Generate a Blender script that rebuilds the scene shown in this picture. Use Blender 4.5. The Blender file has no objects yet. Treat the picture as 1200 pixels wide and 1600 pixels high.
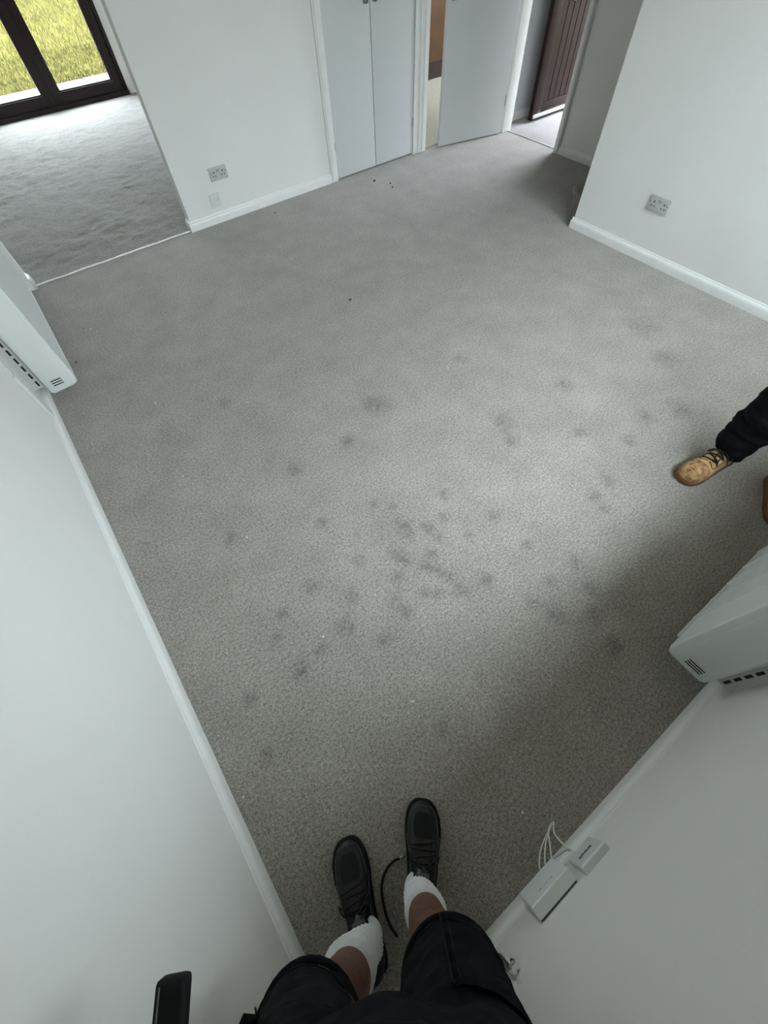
import bpy, bmesh, math, random
from mathutils import Vector, Matrix, noise
random.seed(7)
PI = math.pi
sc = bpy.context.scene
COL = sc.collection

# ------------------------------------------------------------------ camera
def rotz(a): return Matrix.Rotation(a, 4, 'Z')
def rotx(a): return Matrix.Rotation(a, 4, 'X')
cam_data = bpy.data.cameras.new('camera')
cam = bpy.data.objects.new('camera', cam_data); COL.objects.link(cam)
cam_data.sensor_fit = 'VERTICAL'; cam_data.sensor_height = 36.0; cam_data.sensor_width = 27.0
cam_data.lens = 649.165 * 36.0 / 1600.0
cam_data.clip_start = 0.02; cam_data.clip_end = 200
cam.matrix_world = Matrix.Translation((0, 0, 1.65)) @ rotz(-0.587025639) @ rotx(0.548348274) @ rotz(-0.0642388346)
sc.camera = cam

# ------------------------------------------------------------------ light and exposure
vs = sc.view_settings
vs.view_transform = 'Standard'; vs.look = 'None'; vs.gamma = 1.0; vs.use_curve_mapping = False
vs.exposure = 2.62
world = bpy.data.worlds.new('overcast_sky'); sc.world = world; world.use_nodes = True
wn = world.node_tree
bg = wn.nodes['Background']
bg.inputs['Strength'].default_value = 5.0
_tc = wn.nodes.new('ShaderNodeTexCoord'); _sx = wn.nodes.new('ShaderNodeSeparateXYZ'); _rp = wn.nodes.new('ShaderNodeValToRGB')
wn.links.new(_tc.outputs['Generated'], _sx.inputs[0]); wn.links.new(_sx.outputs['Z'], _rp.inputs['Fac'])
_rp.color_ramp.elements[0].position = 0.0; _rp.color_ramp.elements[0].color = (0.195, 0.208, 0.220, 1)
_rp.color_ramp.elements[1].position = 1.0; _rp.color_ramp.elements[1].color = (1.28, 1.42, 1.60, 1)
_e = _rp.color_ramp.elements.new(0.5); _e.color = (0.71, 0.78, 0.87, 1)
wn.links.new(_rp.outputs['Color'], bg.inputs['Color'])
sun_d = bpy.data.lights.new('sun', 'SUN'); sun_d.energy = 5.0; sun_d.angle = math.radians(1.0); sun_d.color = (1.0, 0.93, 0.78)
sun = bpy.data.objects.new('sun', sun_d); COL.objects.link(sun)
sun.rotation_euler = (0, math.radians(-42), 0); sun.location = (-6, 10, 8)
def portal(name, loc, rot, sx, sy):
    d = bpy.data.lights.new(name, 'AREA'); d.shape = 'RECTANGLE'; d.size = sx; d.size_y = sy
    d.cycles.is_portal = True
    o = bpy.data.objects.new(name, d); COL.objects.link(o); o.location = loc; o.rotation_euler = rot
WIN = (0.52, 3.05, 1.00, 2.24)          # window in the near wall: x0 x1 z0 z1
portal('window_light_portal', ((WIN[0]+WIN[1])/2, -0.80, (WIN[2]+WIN[3])/2), (PI/2, 0, 0), WIN[1]-WIN[0], WIN[3]-WIN[2])
portal('patio_light_portal', (0.873, 8.06, 1.05), (-PI/2, 0, 0), 1.75, 2.1)
portal('front_door_light_portal', (5.72, 3.28, 1.02), (0, PI/2, 0), 2.04, 0.86)
portal('kitchen_light_portal', (6.12, 4.8, 1.6), (0, PI/2, 0), 1.1, 1.2)

# ------------------------------------------------------------------ materials
MATS = {}
def mat(name, col, rough=0.6, nscale=0, namt=0.0, bump=0.0, bscale=None, metal=0.0, col2=None, detail=4, spec=None, coat=0.0):
    m = bpy.data.materials.new(name); m.use_nodes = True; nt = m.node_tree
    b = nt.nodes['Principled BSDF']
    b.inputs['Base Color'].default_value = (*col, 1); b.inputs['Roughness'].default_value = rough
    b.inputs['Metallic'].default_value = metal
    if spec is not None: b.inputs['Specular IOR Level'].default_value = spec
    if coat: b.inputs['Coat Weight'].default_value = coat
    tc = nt.nodes.new('ShaderNodeTexCoord')
    if nscale:
        n = nt.nodes.new('ShaderNodeTexNoise'); n.inputs['Scale'].default_value = nscale; n.inputs['Detail'].default_value = detail
        nt.links.new(tc.outputs['Object'], n.inputs['Vector'])
        r = nt.nodes.new('ShaderNodeValToRGB')
        c2 = col2 if col2 else tuple(max(0, c*(1-namt)) for c in col)
        c1 = col if col2 else tuple(min(1, c*(1+namt)) for c in col)
        r.color_ramp.elements[0].position = 0.35; r.color_ramp.elements[0].color = (*c2, 1)
        r.color_ramp.elements[1].position = 0.65; r.color_ramp.elements[1].color = (*c1, 1)
        nt.links.new(n.outputs['Fac'], r.inputs['Fac']); nt.links.new(r.outputs['Color'], b.inputs['Base Color'])
    if bump:
        n2 = nt.nodes.new('ShaderNodeTexNoise'); n2.inputs['Scale'].default_value = bscale or 60; n2.inputs['Detail'].default_value = 5
        nt.links.new(tc.outputs['Object'], n2.inputs['Vector'])
        bp = nt.nodes.new('ShaderNodeBump'); bp.inputs['Strength'].default_value = bump; bp.inputs['Distance'].default_value = 0.01
        nt.links.new(n2.outputs['Fac'], bp.inputs['Height']); nt.links.new(bp.outputs['Normal'], b.inputs['Normal'])
    MATS[name] = m
    return m

def carpet(name, base, stain=False, relief=0.0):
    m = bpy.data.materials.new(name); m.use_nodes = True; nt = m.node_tree; N = nt.nodes; L = nt.links
    b = N['Principled BSDF']; b.inputs['Roughness'].default_value = 0.95
    b.inputs['Specular IOR Level'].default_value = 0.1
    b.inputs['Sheen Weight'].default_value = 0.35; b.inputs['Sheen Roughness'].default_value = 0.5
    tc = N.new('ShaderNodeTexCoord')
    # loop-pile fleck
    n1 = N.new('ShaderNodeTexNoise'); n1.inputs['Scale'].default_value = 230; n1.inputs['Detail'].default_value = 2.5; n1.inputs['Roughness'].default_value = 0.7
    L.new(tc.outputs['Object'], n1.inputs['Vector'])
    r1 = N.new('ShaderNodeValToRGB')
    r1.color_ramp.elements[0].position = 0.36; r1.color_ramp.elements[0].color = (*[c*0.40 for c in base], 1)
    r1.color_ramp.elements[1].position = 0.65; r1.color_ramp.elements[1].color = (*[c*1.62 for c in base], 1)
    n0 = N.new('ShaderNodeTexNoise'); n0.inputs['Scale'].default_value = 95; n0.inputs['Detail'].default_value = 2
    L.new(tc.outputs['Object'], n0.inputs['Vector'])
    mf = N.new('ShaderNodeMix'); mf.data_type = 'FLOAT'; mf.inputs['Factor'].default_value = 0.32
    L.new(n1.outputs['Fac'], mf.inputs['A']); L.new(n0.outputs['Fac'], mf.inputs['B'])
    L.new(mf.outputs['Result'], r1.inputs['Fac'])
    # slow tonal drift of the brushed pile
    n2 = N.new('ShaderNodeTexNoise'); n2.inputs['Scale'].default_value = 4.5; n2.inputs['Detail'].default_value = 6; n2.inputs['Roughness'].default_value = 0.62
    L.new(tc.outputs['Object'], n2.inputs['Vector'])
    mr = N.new('ShaderNodeMapRange'); mr.inputs['From Min'].default_value = 0.3; mr.inputs['From Max'].default_value = 0.7
    mr.inputs['To Min'].default_value = 0.86; mr.inputs['To Max'].default_value = 1.1
    L.new(n2.outputs['Fac'], mr.inputs['Value'])
    mul = N.new('ShaderNodeMix'); mul.data_type = 'RGBA'; mul.blend_type = 'MULTIPLY'; mul.inputs['Factor'].default_value = 1
    L.new(r1.outputs['Color'], mul.inputs['A']); L.new(mr.outputs['Result'], mul.inputs['B'])
    out = mul.outputs['Result']
    if stain:
        at = N.new('ShaderNodeAttribute'); at.attribute_name = 'stain'
        n3 = N.new('ShaderNodeTexNoise'); n3.inputs['Scale'].default_value = 38; n3.inputs['Detail'].default_value = 4
        L.new(tc.outputs['Object'], n3.inputs['Vector'])
        mr3 = N.new('ShaderNodeMapRange'); mr3.inputs['From Min'].default_value = 0.25; mr3.inputs['From Max'].default_value = 0.72
        L.new(n3.outputs['Fac'], mr3.inputs['Value'])
        mm = N.new('ShaderNodeMath'); mm.operation = 'MULTIPLY'
        L.new(at.outputs['Fac'], mm.inputs[0]); L.new(mr3.outputs['Result'], mm.inputs[1])
        mx = N.new('ShaderNodeMix'); mx.data_type = 'RGBA'; mx.blend_type = 'MULTIPLY'
        L.new(mm.outputs['Value'], mx.inputs['Factor']); L.new(out, mx.inputs['A']); mx.inputs['B'].default_value = (0.40, 0.41, 0.43, 1)
        out = mx.outputs['Result']
    L.new(out, b.inputs['Base Color'])
    bp = N.new('ShaderNodeBump'); bp.inputs['Strength'].default_value = 0.55; bp.inputs['Distance'].default_value = 0.004
    L.new(n1.outputs['Fac'], bp.inputs['Height'])
    if relief:
        n4 = N.new('ShaderNodeTexNoise'); n4.inputs['Scale'].default_value = 11; n4.inputs['Detail'].default_value = 5; n4.inputs['Distortion'].default_value = 0.6
        L.new(tc.outputs['Object'], n4.inputs['Vector'])
        b2 = N.new('ShaderNodeBump'); b2.inputs['Strength'].default_value = relief; b2.inputs['Distance'].default_value = 0.02
        L.new(n4.outputs['Fac'], b2.inputs['Height']); L.new(bp.outputs['Normal'], b2.inputs['Normal'])
        L.new(b2.outputs['Normal'], b.inputs['Normal'])
    else:
        L.new(bp.outputs['Normal'], b.inputs['Normal'])
    return m

CARPET = carpet('grey_carpet', (0.312, 0.281, 0.249), stain=True)
CARPET2 = carpet('garden_room_carpet', (0.255, 0.232, 0.210), relief=0.5)
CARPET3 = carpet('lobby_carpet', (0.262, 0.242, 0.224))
WALL = mat('white_emulsion', (0.775, 0.765, 0.735), 0.75, nscale=3, namt=0.012, bump=0.06, bscale=90)
CEIL = mat('ceiling_white', (0.86, 0.855, 0.835), 0.85, nscale=5, namt=0.01, bump=0.05)
GLOSS = mat('white_gloss_paint', (0.78, 0.775, 0.745), 0.32, nscale=14, namt=0.02, bump=0.05, bscale=40)
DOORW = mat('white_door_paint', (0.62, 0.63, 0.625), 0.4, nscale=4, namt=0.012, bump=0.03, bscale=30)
HEAT = mat('heater_enamel', (0.70, 0.72, 0.69), 0.35, nscale=6, namt=0.01)
SLOT = mat('slot_black', (0.012, 0.012, 0.014), 0.8, nscale=20, namt=0.1)
PLAST = mat('white_plastic', (0.66, 0.67, 0.65), 0.4, nscale=10, namt=0.01)
PLASTG = mat('socket_plastic', (0.50, 0.50, 0.49), 0.4, nscale=10, namt=0.015)
PRINTG = mat('grey_print', (0.38, 0.39, 0.40), 0.6, nscale=60, namt=0.2)
BROWN = mat('dark_brown_upvc', (0.016, 0.008, 0.008), 0.45, nscale=25, namt=0.25, bump=0.05, bscale=80, spec=0.25)
MAHOG = mat('mahogany_door', (0.017, 0.0052, 0.0042), 0.5, nscale=18, namt=0.3, bump=0.05, bscale=60, spec=0.2)
MAHOGD = mat('mahogany_groove', (0.012, 0.005, 0.004), 0.6, nscale=18, namt=0.2)
ALU = mat('brushed_aluminium', (0.72, 0.71, 0.68), 0.35, nscale=60, namt=0.05, metal=0.7)
CHROME = mat('dull_chrome', (0.45, 0.44, 0.42), 0.3, nscale=40, namt=0.1, metal=1.0)
OAK = mat('orange_oak', (0.10, 0.040, 0.010), 0.45, nscale=9, namt=0.25)
OAKD = mat('dark_oak_plinth', (0.035, 0.015, 0.007), 0.5, nscale=9, namt=0.25)
VINYL = mat('beige_vinyl', (0.50, 0.45, 0.36), 0.45, nscale=30, namt=0.1)
GRASSM = mat('grass_blade', (0.070, 0.064, 0.012), 0.7, nscale=7, col2=(0.038, 0.035, 0.010), spec=0.1)
SOIL = mat('lawn_ground', (0.050, 0.045, 0.012), 0.9, nscale=22, col2=(0.030, 0.022, 0.010), detail=8, bump=0.4, bscale=40, spec=0.0)
PAVE = mat('paving_stone', (0.062, 0.052, 0.038), 0.8, nscale=16, namt=0.12, bump=0.15, bscale=50)
SOCKM = mat('white_sock_knit', (0.78, 0.78, 0.77), 0.9, nscale=60, namt=0.05, bump=0.3, bscale=350)
SKIN = mat('brown_skin', (0.125, 0.050, 0.025), 0.5, nscale=70, namt=0.25, bump=0.1, bscale=200)
SHORTM = mat('black_workwear_cloth', (0.006, 0.0063, 0.008), 0.9, nscale=50, namt=0.35, spec=0.12, bump=0.15, bscale=500)
POCKM = mat('charcoal_pocket_cloth', (0.012, 0.0135, 0.017), 0.9, nscale=22, namt=0.45, spec=0.12, bump=0.15, bscale=500)
TEEM = mat('black_tee_cloth', (0.0035, 0.0035, 0.004), 0.9, nscale=40, namt=0.2, spec=0.1, bump=0.1, bscale=600)
SHOEM = mat('black_shoe_leather', (0.007, 0.007, 0.0075), 0.38, nscale=40, namt=0.3, bump=0.06, bscale=250, spec=0.4)
SHOEP = mat('grey_shoe_piping', (0.085, 0.09, 0.095), 0.5, nscale=40, namt=0.2)
SHOEV = mat('black_suede_panel', (0.004, 0.004, 0.004), 0.95, nscale=60, namt=0.3)
RUBB = mat('black_rubber', (0.006, 0.006, 0.0065), 0.7, nscale=40, namt=0.2, spec=0.2)
LACE = mat('black_lace', (0.006, 0.006, 0.006), 0.9, nscale=200, namt=0.3)
TAN = mat('tan_nubuck', (0.60, 0.38, 0.165), 0.8, nscale=26, col2=(0.48, 0.285, 0.115), detail=8, bump=0.12, bscale=120)
TOEST = mat('scuffed_tan_toe', (0.52, 0.30, 0.115), 0.75, nscale=42, col2=(0.15, 0.065, 0.028), detail=9, bump=0.15, bscale=120)
TANSOLE = mat('gum_sole', (0.16, 0.075, 0.032), 0.7, nscale=30, namt=0.2)
TROUS = mat('black_trouser_cloth', (0.004, 0.004, 0.005), 0.9, nscale=40, namt=0.3, spec=0.12, bump=0.1, bscale=400)
HAIR = mat('dark_hair', (0.02, 0.015, 0.012), 0.7, nscale=120, namt=0.4, bump=0.4, bscale=160)
EYEM = mat('eye_white', (0.8, 0.8, 0.78), 0.3, nscale=10, namt=0.02)
CRUMBW = mat('plaster_crumb', (0.75, 0.74, 0.70), 0.9, nscale=200, namt=0.1)
CRUMBD = mat('dark_crumb', (0.02, 0.02, 0.02), 0.9, nscale=200, namt=0.3)
CRUMBG = mat('grey_fluff', (0.18, 0.18, 0.17), 0.9, nscale=200, namt=0.3)
ROUTW = mat('router_white', (0.78, 0.79, 0.77), 0.35, nscale=10, namt=0.01)
ROUTG = mat('router_grey_white', (0.66, 0.67, 0.66), 0.4, nscale=10, namt=0.01)
INK = mat('black_ink', (0.01, 0.01, 0.012), 0.6, nscale=30, namt=0.1)
WIREG = mat('grey_wire', (0.24, 0.24, 0.22), 0.45, nscale=80, namt=0.5)
CABLE = mat('white_cable', (0.74, 0.72, 0.66), 0.45, nscale=40, namt=0.04)
GLASS = bpy.data.materials.new('window_glass'); GLASS.use_nodes = True
def _glass():
    nt = GLASS.node_tree; N = nt.nodes; N.remove(N['Principled BSDF'])
    t = N.new('ShaderNodeBsdfTransparent'); t.inputs['Color'].default_value = (0.94, 0.97, 0.96, 1)
    g = N.new('ShaderNodeBsdfGlossy'); g.inputs['Roughness'].default_value = 0.02
    lw = N.new('ShaderNodeLayerWeight'); lw.inputs['Blend'].default_value = 0.5
    pw = N.new('ShaderNodeMath'); pw.operation = 'POWER'; pw.inputs[1].default_value = 5.0
    fr = N.new('ShaderNodeMath'); fr.operation = 'MULTIPLY_ADD'; fr.inputs[1].default_value = 0.9; fr.inputs[2].default_value = 0.03
    nt.links.new(lw.outputs['Facing'], pw.inputs[0]); nt.links.new(pw.outputs[0], fr.inputs[0])
    mx = N.new('ShaderNodeMixShader')
    nt.links.new(fr.outputs[0], mx.inputs[0]); nt.links.new(t.outputs[0], mx.inputs[1]); nt.links.new(g.outputs[0], mx.inputs[2])
    nt.links.new(mx.outputs[0], N['Material Output'].inputs['Surface'])
_glass()

# ------------------------------------------------------------------ mesh helpers
def new_bm(): return bmesh.new()
def box(bm, x0, x1, y0, y1, z0, z1, bev=0.0, seg=2, mtx=None):
    ps = [(x0,y0,z0),(x1,y0,z0),(x1,y1,z0),(x0,y1,z0),(x0,y0,z1),(x1,y0,z1),(x1,y1,z1),(x0,y1,z1)]
    if mtx: ps = [mtx @ Vector(p) for p in ps]
    v = [bm.verts.new(p) for p in ps]
    fs = [bm.faces.new([v[i] for i in f]) for f in ((0,3,2,1),(4,5,6,7),(0,1,5,4),(1,2,6,5),(2,3,7,6),(3,0,4,7))]
    if bev > 0:
        es = list({e for f in fs for e in f.edges})
        bmesh.ops.bevel(bm, geom=es, offset=bev, segments=seg, profile=0.6, affect='EDGES')
    return bm
def prism(bm, pts, h, mtx=None):
    """polygon pts (2D) in XY extruded from z=0 to h, then transformed"""
    lo = [Vector((p[0], p[1], 0)) for p in pts]; hi = [Vector((p[0], p[1], h)) for p in pts]
    if mtx: lo = [mtx @ p for p in lo]; hi = [mtx @ p for p in hi]
    a = [bm.verts.new(p) for p in lo]; b = [bm.verts.new(p) for p in hi]
    bm.faces.new(a[::-1]); bm.faces.new(b)
    n = len(a)
    for i in range(n): bm.faces.new((a[i], a[(i+1)%n], b[(i+1)%n], b[i]))
def loft(bm, rings, cap=True, closed=True):
    vr = [[bm.verts.new(p) for p in r] for r in rings]
    n = len(vr[0])
    for a, b in zip(vr, vr[1:]):
        for i in range(n if closed else n-1):
            bm.faces.new((a[i], a[(i+1)%n], b[(i+1)%n], b[i]))
    if cap:
        bm.faces.new(vr[0][::-1]); bm.faces.new(vr[-1])
    return vr
def tube(bm, pts, r, seg=8, smooth=3, cap=True):
    pts = [Vector(p) for p in pts]
    if smooth > 1 and len(pts) > 2:
        q = []
        for i in range(len(pts)-1):
            p0 = pts[max(i-1,0)]; p1 = pts[i]; p2 = pts[i+1]; p3 = pts[min(i+2,len(pts)-1)]
            for k in range(smooth):
                t = k/smooth
                q.append(0.5*((2*p1)+(-p0+p2)*t+(2*p0-5*p1+4*p2-p3)*t*t+(-p0+3*p1-3*p2+p3)*t**3))
        q.append(pts[-1]); pts = q
    rings = []; up = Vector((0,0,1)); prev = None
    for i, p in enumerate(pts):
        d = (pts[min(i+1,len(pts)-1)] - pts[max(i-1,0)]).normalized()
        if prev is None:
            u = d.cross(up)
            if u.length < 1e-3: u = d.cross(Vector((1,0,0)))
            u.normalize()
        else:
            u = (prev - d*prev.dot(d)).normalized()
        prev = u; w = d.cross(u)
        rr = r[i*len(r)//len(pts)] if isinstance(r, (list, tuple)) else r
        rings.append([p + (u*math.cos(2*PI*k/seg) + w*math.sin(2*PI*k/seg))*rr for k in range(seg)])
    loft(bm, rings, cap)
def obj(name, bm, m, parent=None, smooth=False, auto=None):
    bmesh.ops.recalc_face_normals(bm, faces=bm.faces)
    me = bpy.data.meshes.new(name); bm.to_mesh(me); bm.free()
    if m: me.materials.append(m)
    o = bpy.data.objects.new(name, me); COL.objects.link(o)
    if smooth or auto is not None:
        me.shade_smooth()
        if auto is not None:
            me.set_sharp_from_angle(angle=math.radians(auto))
    if parent is not None: o.parent = parent
    return o
def tag(o, label=None, cat=None, group=None, kind=None):
    if label: o['label'] = label
    if cat: o['category'] = cat
    if group: o['group'] = group
    if kind: o['kind'] = kind
    return o
def empty(name, loc, label=None, cat=None, group=None, rz=0):
    o = bpy.data.objects.new(name, None); COL.objects.link(o); o.location = loc; o.rotation_euler = (0,0,rz)
    o.empty_display_size = 0.1
    return tag(o, label, cat, group)
def struct(name, bm, m, parent=None, label=None, **k):
    o = obj(name, bm, m, parent, **k)
    if parent is None: o['kind'] = 'structure'
    if label: o['label'] = label
    return o
def sempty(name, loc, label=None, rz=0):
    o = bpy.data.objects.new(name, None); COL.objects.link(o); o.location = loc; o.rotation_euler = (0,0,rz)
    o['kind'] = 'structure'
    if label: o['label'] = label
    return o
def wallx(bm, x0, x1, y0, y1, z0, z1, holes=()):
    """wall running along X (y0..y1 its thickness) with rectangular holes (xa,xb,za,zb)"""
    xs = sorted({x0, x1, *[h[0] for h in holes], *[h[1] for h in holes]})
    zs = sorted({z0, z1, *[h[2] for h in holes], *[h[3] for h in holes]})
    for a, b in zip(xs, xs[1:]):
        for c, d in zip(zs, zs[1:]):
            mx, mz = (a+b)/2, (c+d)/2
            if any(h[0] < mx < h[1] and h[2] < mz < h[3] for h in holes): continue
            box(bm, a, b, y0, y1, c, d)
def wally(bm, y0, y1, x0, x1, z0, z1, holes=()):
    ys = sorted({y0, y1, *[h[0] for h in holes], *[h[1] for h in holes]})
    zs = sorted({z0, z1, *[h[2] for h in holes], *[h[3] for h in holes]})
    for a, b in zip(ys, ys[1:]):
        for c, d in zip(zs, zs[1:]):
            my, mz = (a+b)/2, (c+d)/2
            if any(h[0] < my < h[1] and h[2] < mz < h[3] for h in holes): continue
            box(bm, x0, x1, a, b, c, d)

# ------------------------------------------------------------------ setting
XL, YN, YF, XR, XH = -0.516, -0.485, 3.945, 3.256, 4.246     # wall faces: left, near, far, right, hall
CZ = 2.40
SPOTS = [(0.301,0.974,0.026),(0.589,0.720,0.044),(0.545,0.908,0.020),(0.615,0.840,0.020),(0.836,0.744,0.033),(0.758,0.649,0.025),(0.665,0.657,0.025),(0.666,0.635,0.022),(0.670,0.583,0.024),(0.784,0.506,0.024),(0.941,0.506,0.028),(0.954,0.322,0.027),(0.330,0.706,0.026),(0.470,0.637,0.030),(0.478,0.592,0.026),(0.596,0.540,0.026),(0.535,0.510,0.026),(0.565,0.461,0.026),(0.583,0.411,0.025),(0.574,0.342,0.025),(0.499,0.392,0.022),(0.458,0.425,0.019),(0.339,0.471,0.030),(0.211,0.596,0.025),(0.337,0.404,0.026),(0.417,0.546,0.023),(0.115,0.502,0.031),(0.771,0.116,0.032),(0.906,0.144,0.022),(0.704,0.314,0.031),(0.389,0.821,0.019),(0.930,1.426,0.059),(0.671,1.296,0.035),(1.385,0.898,0.051),(1.328,0.774,0.034),(1.644,0.606,0.038),(1.389,0.302,0.030),(1.367,0.231,0.029),(2.475,0.670,0.065),(2.614,0.942,0.081),(1.856,0.894,0.048),(0.350,1.310,0.033),(0.095,0.739,0.028),(-0.116,0.464,0.029),(-0.355,0.302,0.025),(-0.314,0.501,0.021),(0.207,0.369,0.025),(0.816,0.032,0.036),(0.936,-0.060,0.036),(0.893,-0.183,0.034),(0.406,0.040,0.023),(0.182,-0.002,0.021),(-0.075,1.160,0.028),(0.276,1.970,0.035),(1.510,0.324,0.034),(1.560,1.415,0.038),(2.171,0.388,0.057),(2.003,0.463,0.040),(1.792,0.406,0.037),(-0.136,0.629,0.025),(-0.007,0.500,0.022),(-0.064,0.704,0.021),(1.050,0.132,0.029),(1.012,0.017,0.033)]
def grid(name, x0, x1, y0, y1, step, m, zf=None, stain=False):
    nx = int(round((x1-x0)/step)); ny = int(round((y1-y0)/step))
    vs_ = []; st = []
    dx = (x1-x0)/nx; dy = (y1-y0)/ny
    for j in range(ny+1):
        y = y0+dy*j
        for i in range(nx+1):
            x = x0+dx*i
            vs_.append((x, y, zf(x, y) if zf else 0.0))
    fs = [(j*(nx+1)+i, j*(nx+1)+i+1, (j+1)*(nx+1)+i+1, (j+1)*(nx+1)+i) for j in range(ny) for i in range(nx)]
    me = bpy.data.meshes.new(name); me.from_pydata(vs_, [], fs); me.materials.append(m)
    if stain:
        val = [0.0]*len(vs_)
        for (sx, sy, r) in SPOTS:
            R = r*2.2
            for j in range(max(0,int((sy-R-y0)/dy)), min(ny,int((sy+R-y0)/dy)+1)+1):
                for i in range(max(0,int((sx-R-x0)/dx)), min(nx,int((sx+R-x0)/dx)+1)+1):
                    if j > ny or i > nx: continue
                    x = x0+dx*i; y = y0+dy*j
                    n = noise.noise(Vector((x*14+y*6, y*12-x*5, sx*9)))
                    d = math.hypot(x-sx, y-sy)/(r*(1.05+0.55*n))
                    v = max(0.0, min(1.0, (1.6-d)/1.3))
                    k = j*(nx+1)+i
                    val[k] = min(1.0, val[k] + v*0.8)
        at = me.attributes.new('stain', 'FLOAT', 'POINT'); at.data.foreach_set('value', val)
    me.shade_smooth()
    o = bpy.data.objects.new(name, me); COL.objects.link(o); o['kind'] = 'structure'
    return o
fl = grid('floor', XL, XH+0.06, -0.485, 3.958, 0.016, CARPET, stain=True); fl['label'] = 'grey speckled carpet with dark footprints and stains'
def crumple(x, y):
    q = Vector((x, y, 0)); w = noise.noise_vector(q*4.0)*0.06
    a = noise.fractal(Vector((x+w.x, y+w.y, 0.31))*8.5, 0.9, 2.0, 4)
    b = noise.noise(Vector((x*1.1, y*0.9, 5.0)))
    e = min(1.0, max(0.0, (y-3.985)/0.15), max(0.0, (7.88-y)/0.25))
    return 0.012*a*e*(0.75+0.7*b) - 0.002
fl2 = grid('floor_garden_room', XL, 2.02, 3.984, 7.9, 0.018, CARPET2, crumple); fl2['label'] = 'pale grey carpet ruffled by footsteps before the patio doors'
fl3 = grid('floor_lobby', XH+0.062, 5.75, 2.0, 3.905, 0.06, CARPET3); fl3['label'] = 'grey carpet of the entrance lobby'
bm = new_bm(); box(bm, 2.02, 6.1, 3.975, 7.0, -0.05, 0.0); struct('floor_kitchen', bm, VINYL, label='pale beige vinyl floor of the kitchen')
bm = new_bm(); box(bm, XL-0.1, 5.75, -0.6, 8.0, -0.10, -0.012); struct('floor_slab', bm, OAKD, label='dark sub floor under the carpets')
bm = new_bm(); box(bm, XL-0.15, 6.2, -0.78, 8.68, CZ, CZ+0.12); struct('ceiling', bm, CEIL)  # slab runs past the patio wall as an added eave, cutting skylight
# walls
bm = new_bm(); box(bm, XL-0.12, XL, -0.77, 8.05, -0.1, CZ)
box(bm, XL, -0.305, 3.93, 4.03, -0.01, CZ)
struct('wall_left', bm, WALL)
bm = new_bm(); wallx(bm, XL, 5.75, YN-0.28, YN, -0.1, CZ, [(WIN[0], WIN[1], WIN[2], WIN[3])]); struct('wall_near', bm, WALL)
KD = (3.372, 4.135)     # kitchen doorway
CB = (2.352, 3.218)     # cupboard doorway
bm = new_bm(); wallx(bm, 0.938, 5.75, YF, YF+0.085, -0.01, CZ, [(KD[0], KD[1], -0.02, 2.0), (CB[0], CB[1], -0.02, 2.0)])
struct('wall_far', bm, WALL)
bm = new_bm(); box(bm, XR, XR+0.05, YN, 2.018, -0.01, CZ); struct('wall_right', bm, WALL)
D3 = (3.066, 3.735)     # lobby doorway in the hall wall (y range)
bm = new_bm(); wally(bm, YN, YF, XH, XH+0.1, -0.01, CZ, [(D3[0]-0.01, D3[1]+0.01, -0.02, 2.0)]); struct('wall_hall', bm, WALL)
FD = (2.86, 3.74)       # front doorway
bm = new_bm(); wally(bm, YN, 3.945, 5.5, 5.7, -0.1, CZ, [(FD[0], FD[1], -0.02, 2.04)]); struct('wall_front', bm, WALL)
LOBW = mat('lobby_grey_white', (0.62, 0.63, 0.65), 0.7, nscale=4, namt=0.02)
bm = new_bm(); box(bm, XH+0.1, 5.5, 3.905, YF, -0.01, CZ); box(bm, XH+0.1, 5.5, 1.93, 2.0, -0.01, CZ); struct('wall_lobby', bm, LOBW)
PD = (-0.006, 1.752)     # patio doors x range
bm = new_bm(); wallx(bm, XL, 2.1, 7.9, 8.02, -0.1, CZ, [(PD[0], PD[1], -0.12, 2.1)])
box(bm, 2.02, 2.10, 4.03, 7.9, -0.02, CZ)
struct('wall_garden_room', bm, WALL)
bm = new_bm(); box(bm, 2.1, 6.1, 7.0, 7.1, -0.1, CZ); wally(bm, 3.945, 7.1, 6.0, 6.1, -0.1, CZ, [(4.2, 5.4, 1.05, 2.15)]); struct('wall_kitchen', bm, WALL)
bm = new_bm()      # airing cupboard inside
box(bm, CB[0]-0.06, CB[0]-0.02, YF+0.085, 4.6, 0, 2.3); box(bm, CB[1]+0.02, CB[1]+0.05, YF+0.085, 4.6, 0, 2.3); box(bm, CB[0]-0.06, CB[1]+0.05, 4.6, 4.64, 0, 2.3)
struct('wall_cupboard', bm, WALL)

# skirting boards
SK = [(0,0),(0.018,0),(0.018,0.040),(0.0155,0.050),(0.010,0.058),(0.006,0.061),(0.004,0.068),(0,0.070)]
def skirt(bm, p0, p1, nrm):
    p0 = Vector((*p0, 0)); p1 = Vector((*p1, 0)); n = Vector((*nrm, 0))
    loft(bm, [[p + n*t + Vector((0,0,z)) for t, z in SK] for p in (p0, p1)])
def skirting(name, segs, label):
    bm = new_bm()
    for a, b, n in segs: skirt(bm, a, b, n)
    return struct(name, bm, GLOSS, label=label, auto=25)
skirting('baseboard_left', [((XL, YN), (XL, 3.93), (1,0))], 'white skirting board along the left wall')
skirting('baseboard_near', [((XL+0.018, YN), (XH, YN), (0,1))], 'white skirting board under the router boxes and heater')
skirting('baseboard_far', [((0.920, YF), (CB[0]-0.072, YF), (0,-1)), ((0.938, YF), (0.938, YF+0.085), (-1,0))], 'white skirting board beneath the double socket on the far wall')
skirting('baseboard_right', [((XR, YN+0.018), (XR, 2.03), (-1,0)), ((XR-0.012, 2.018), (XR+0.05, 2.018), (0,1))], 'white skirting board along the right wall')
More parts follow.
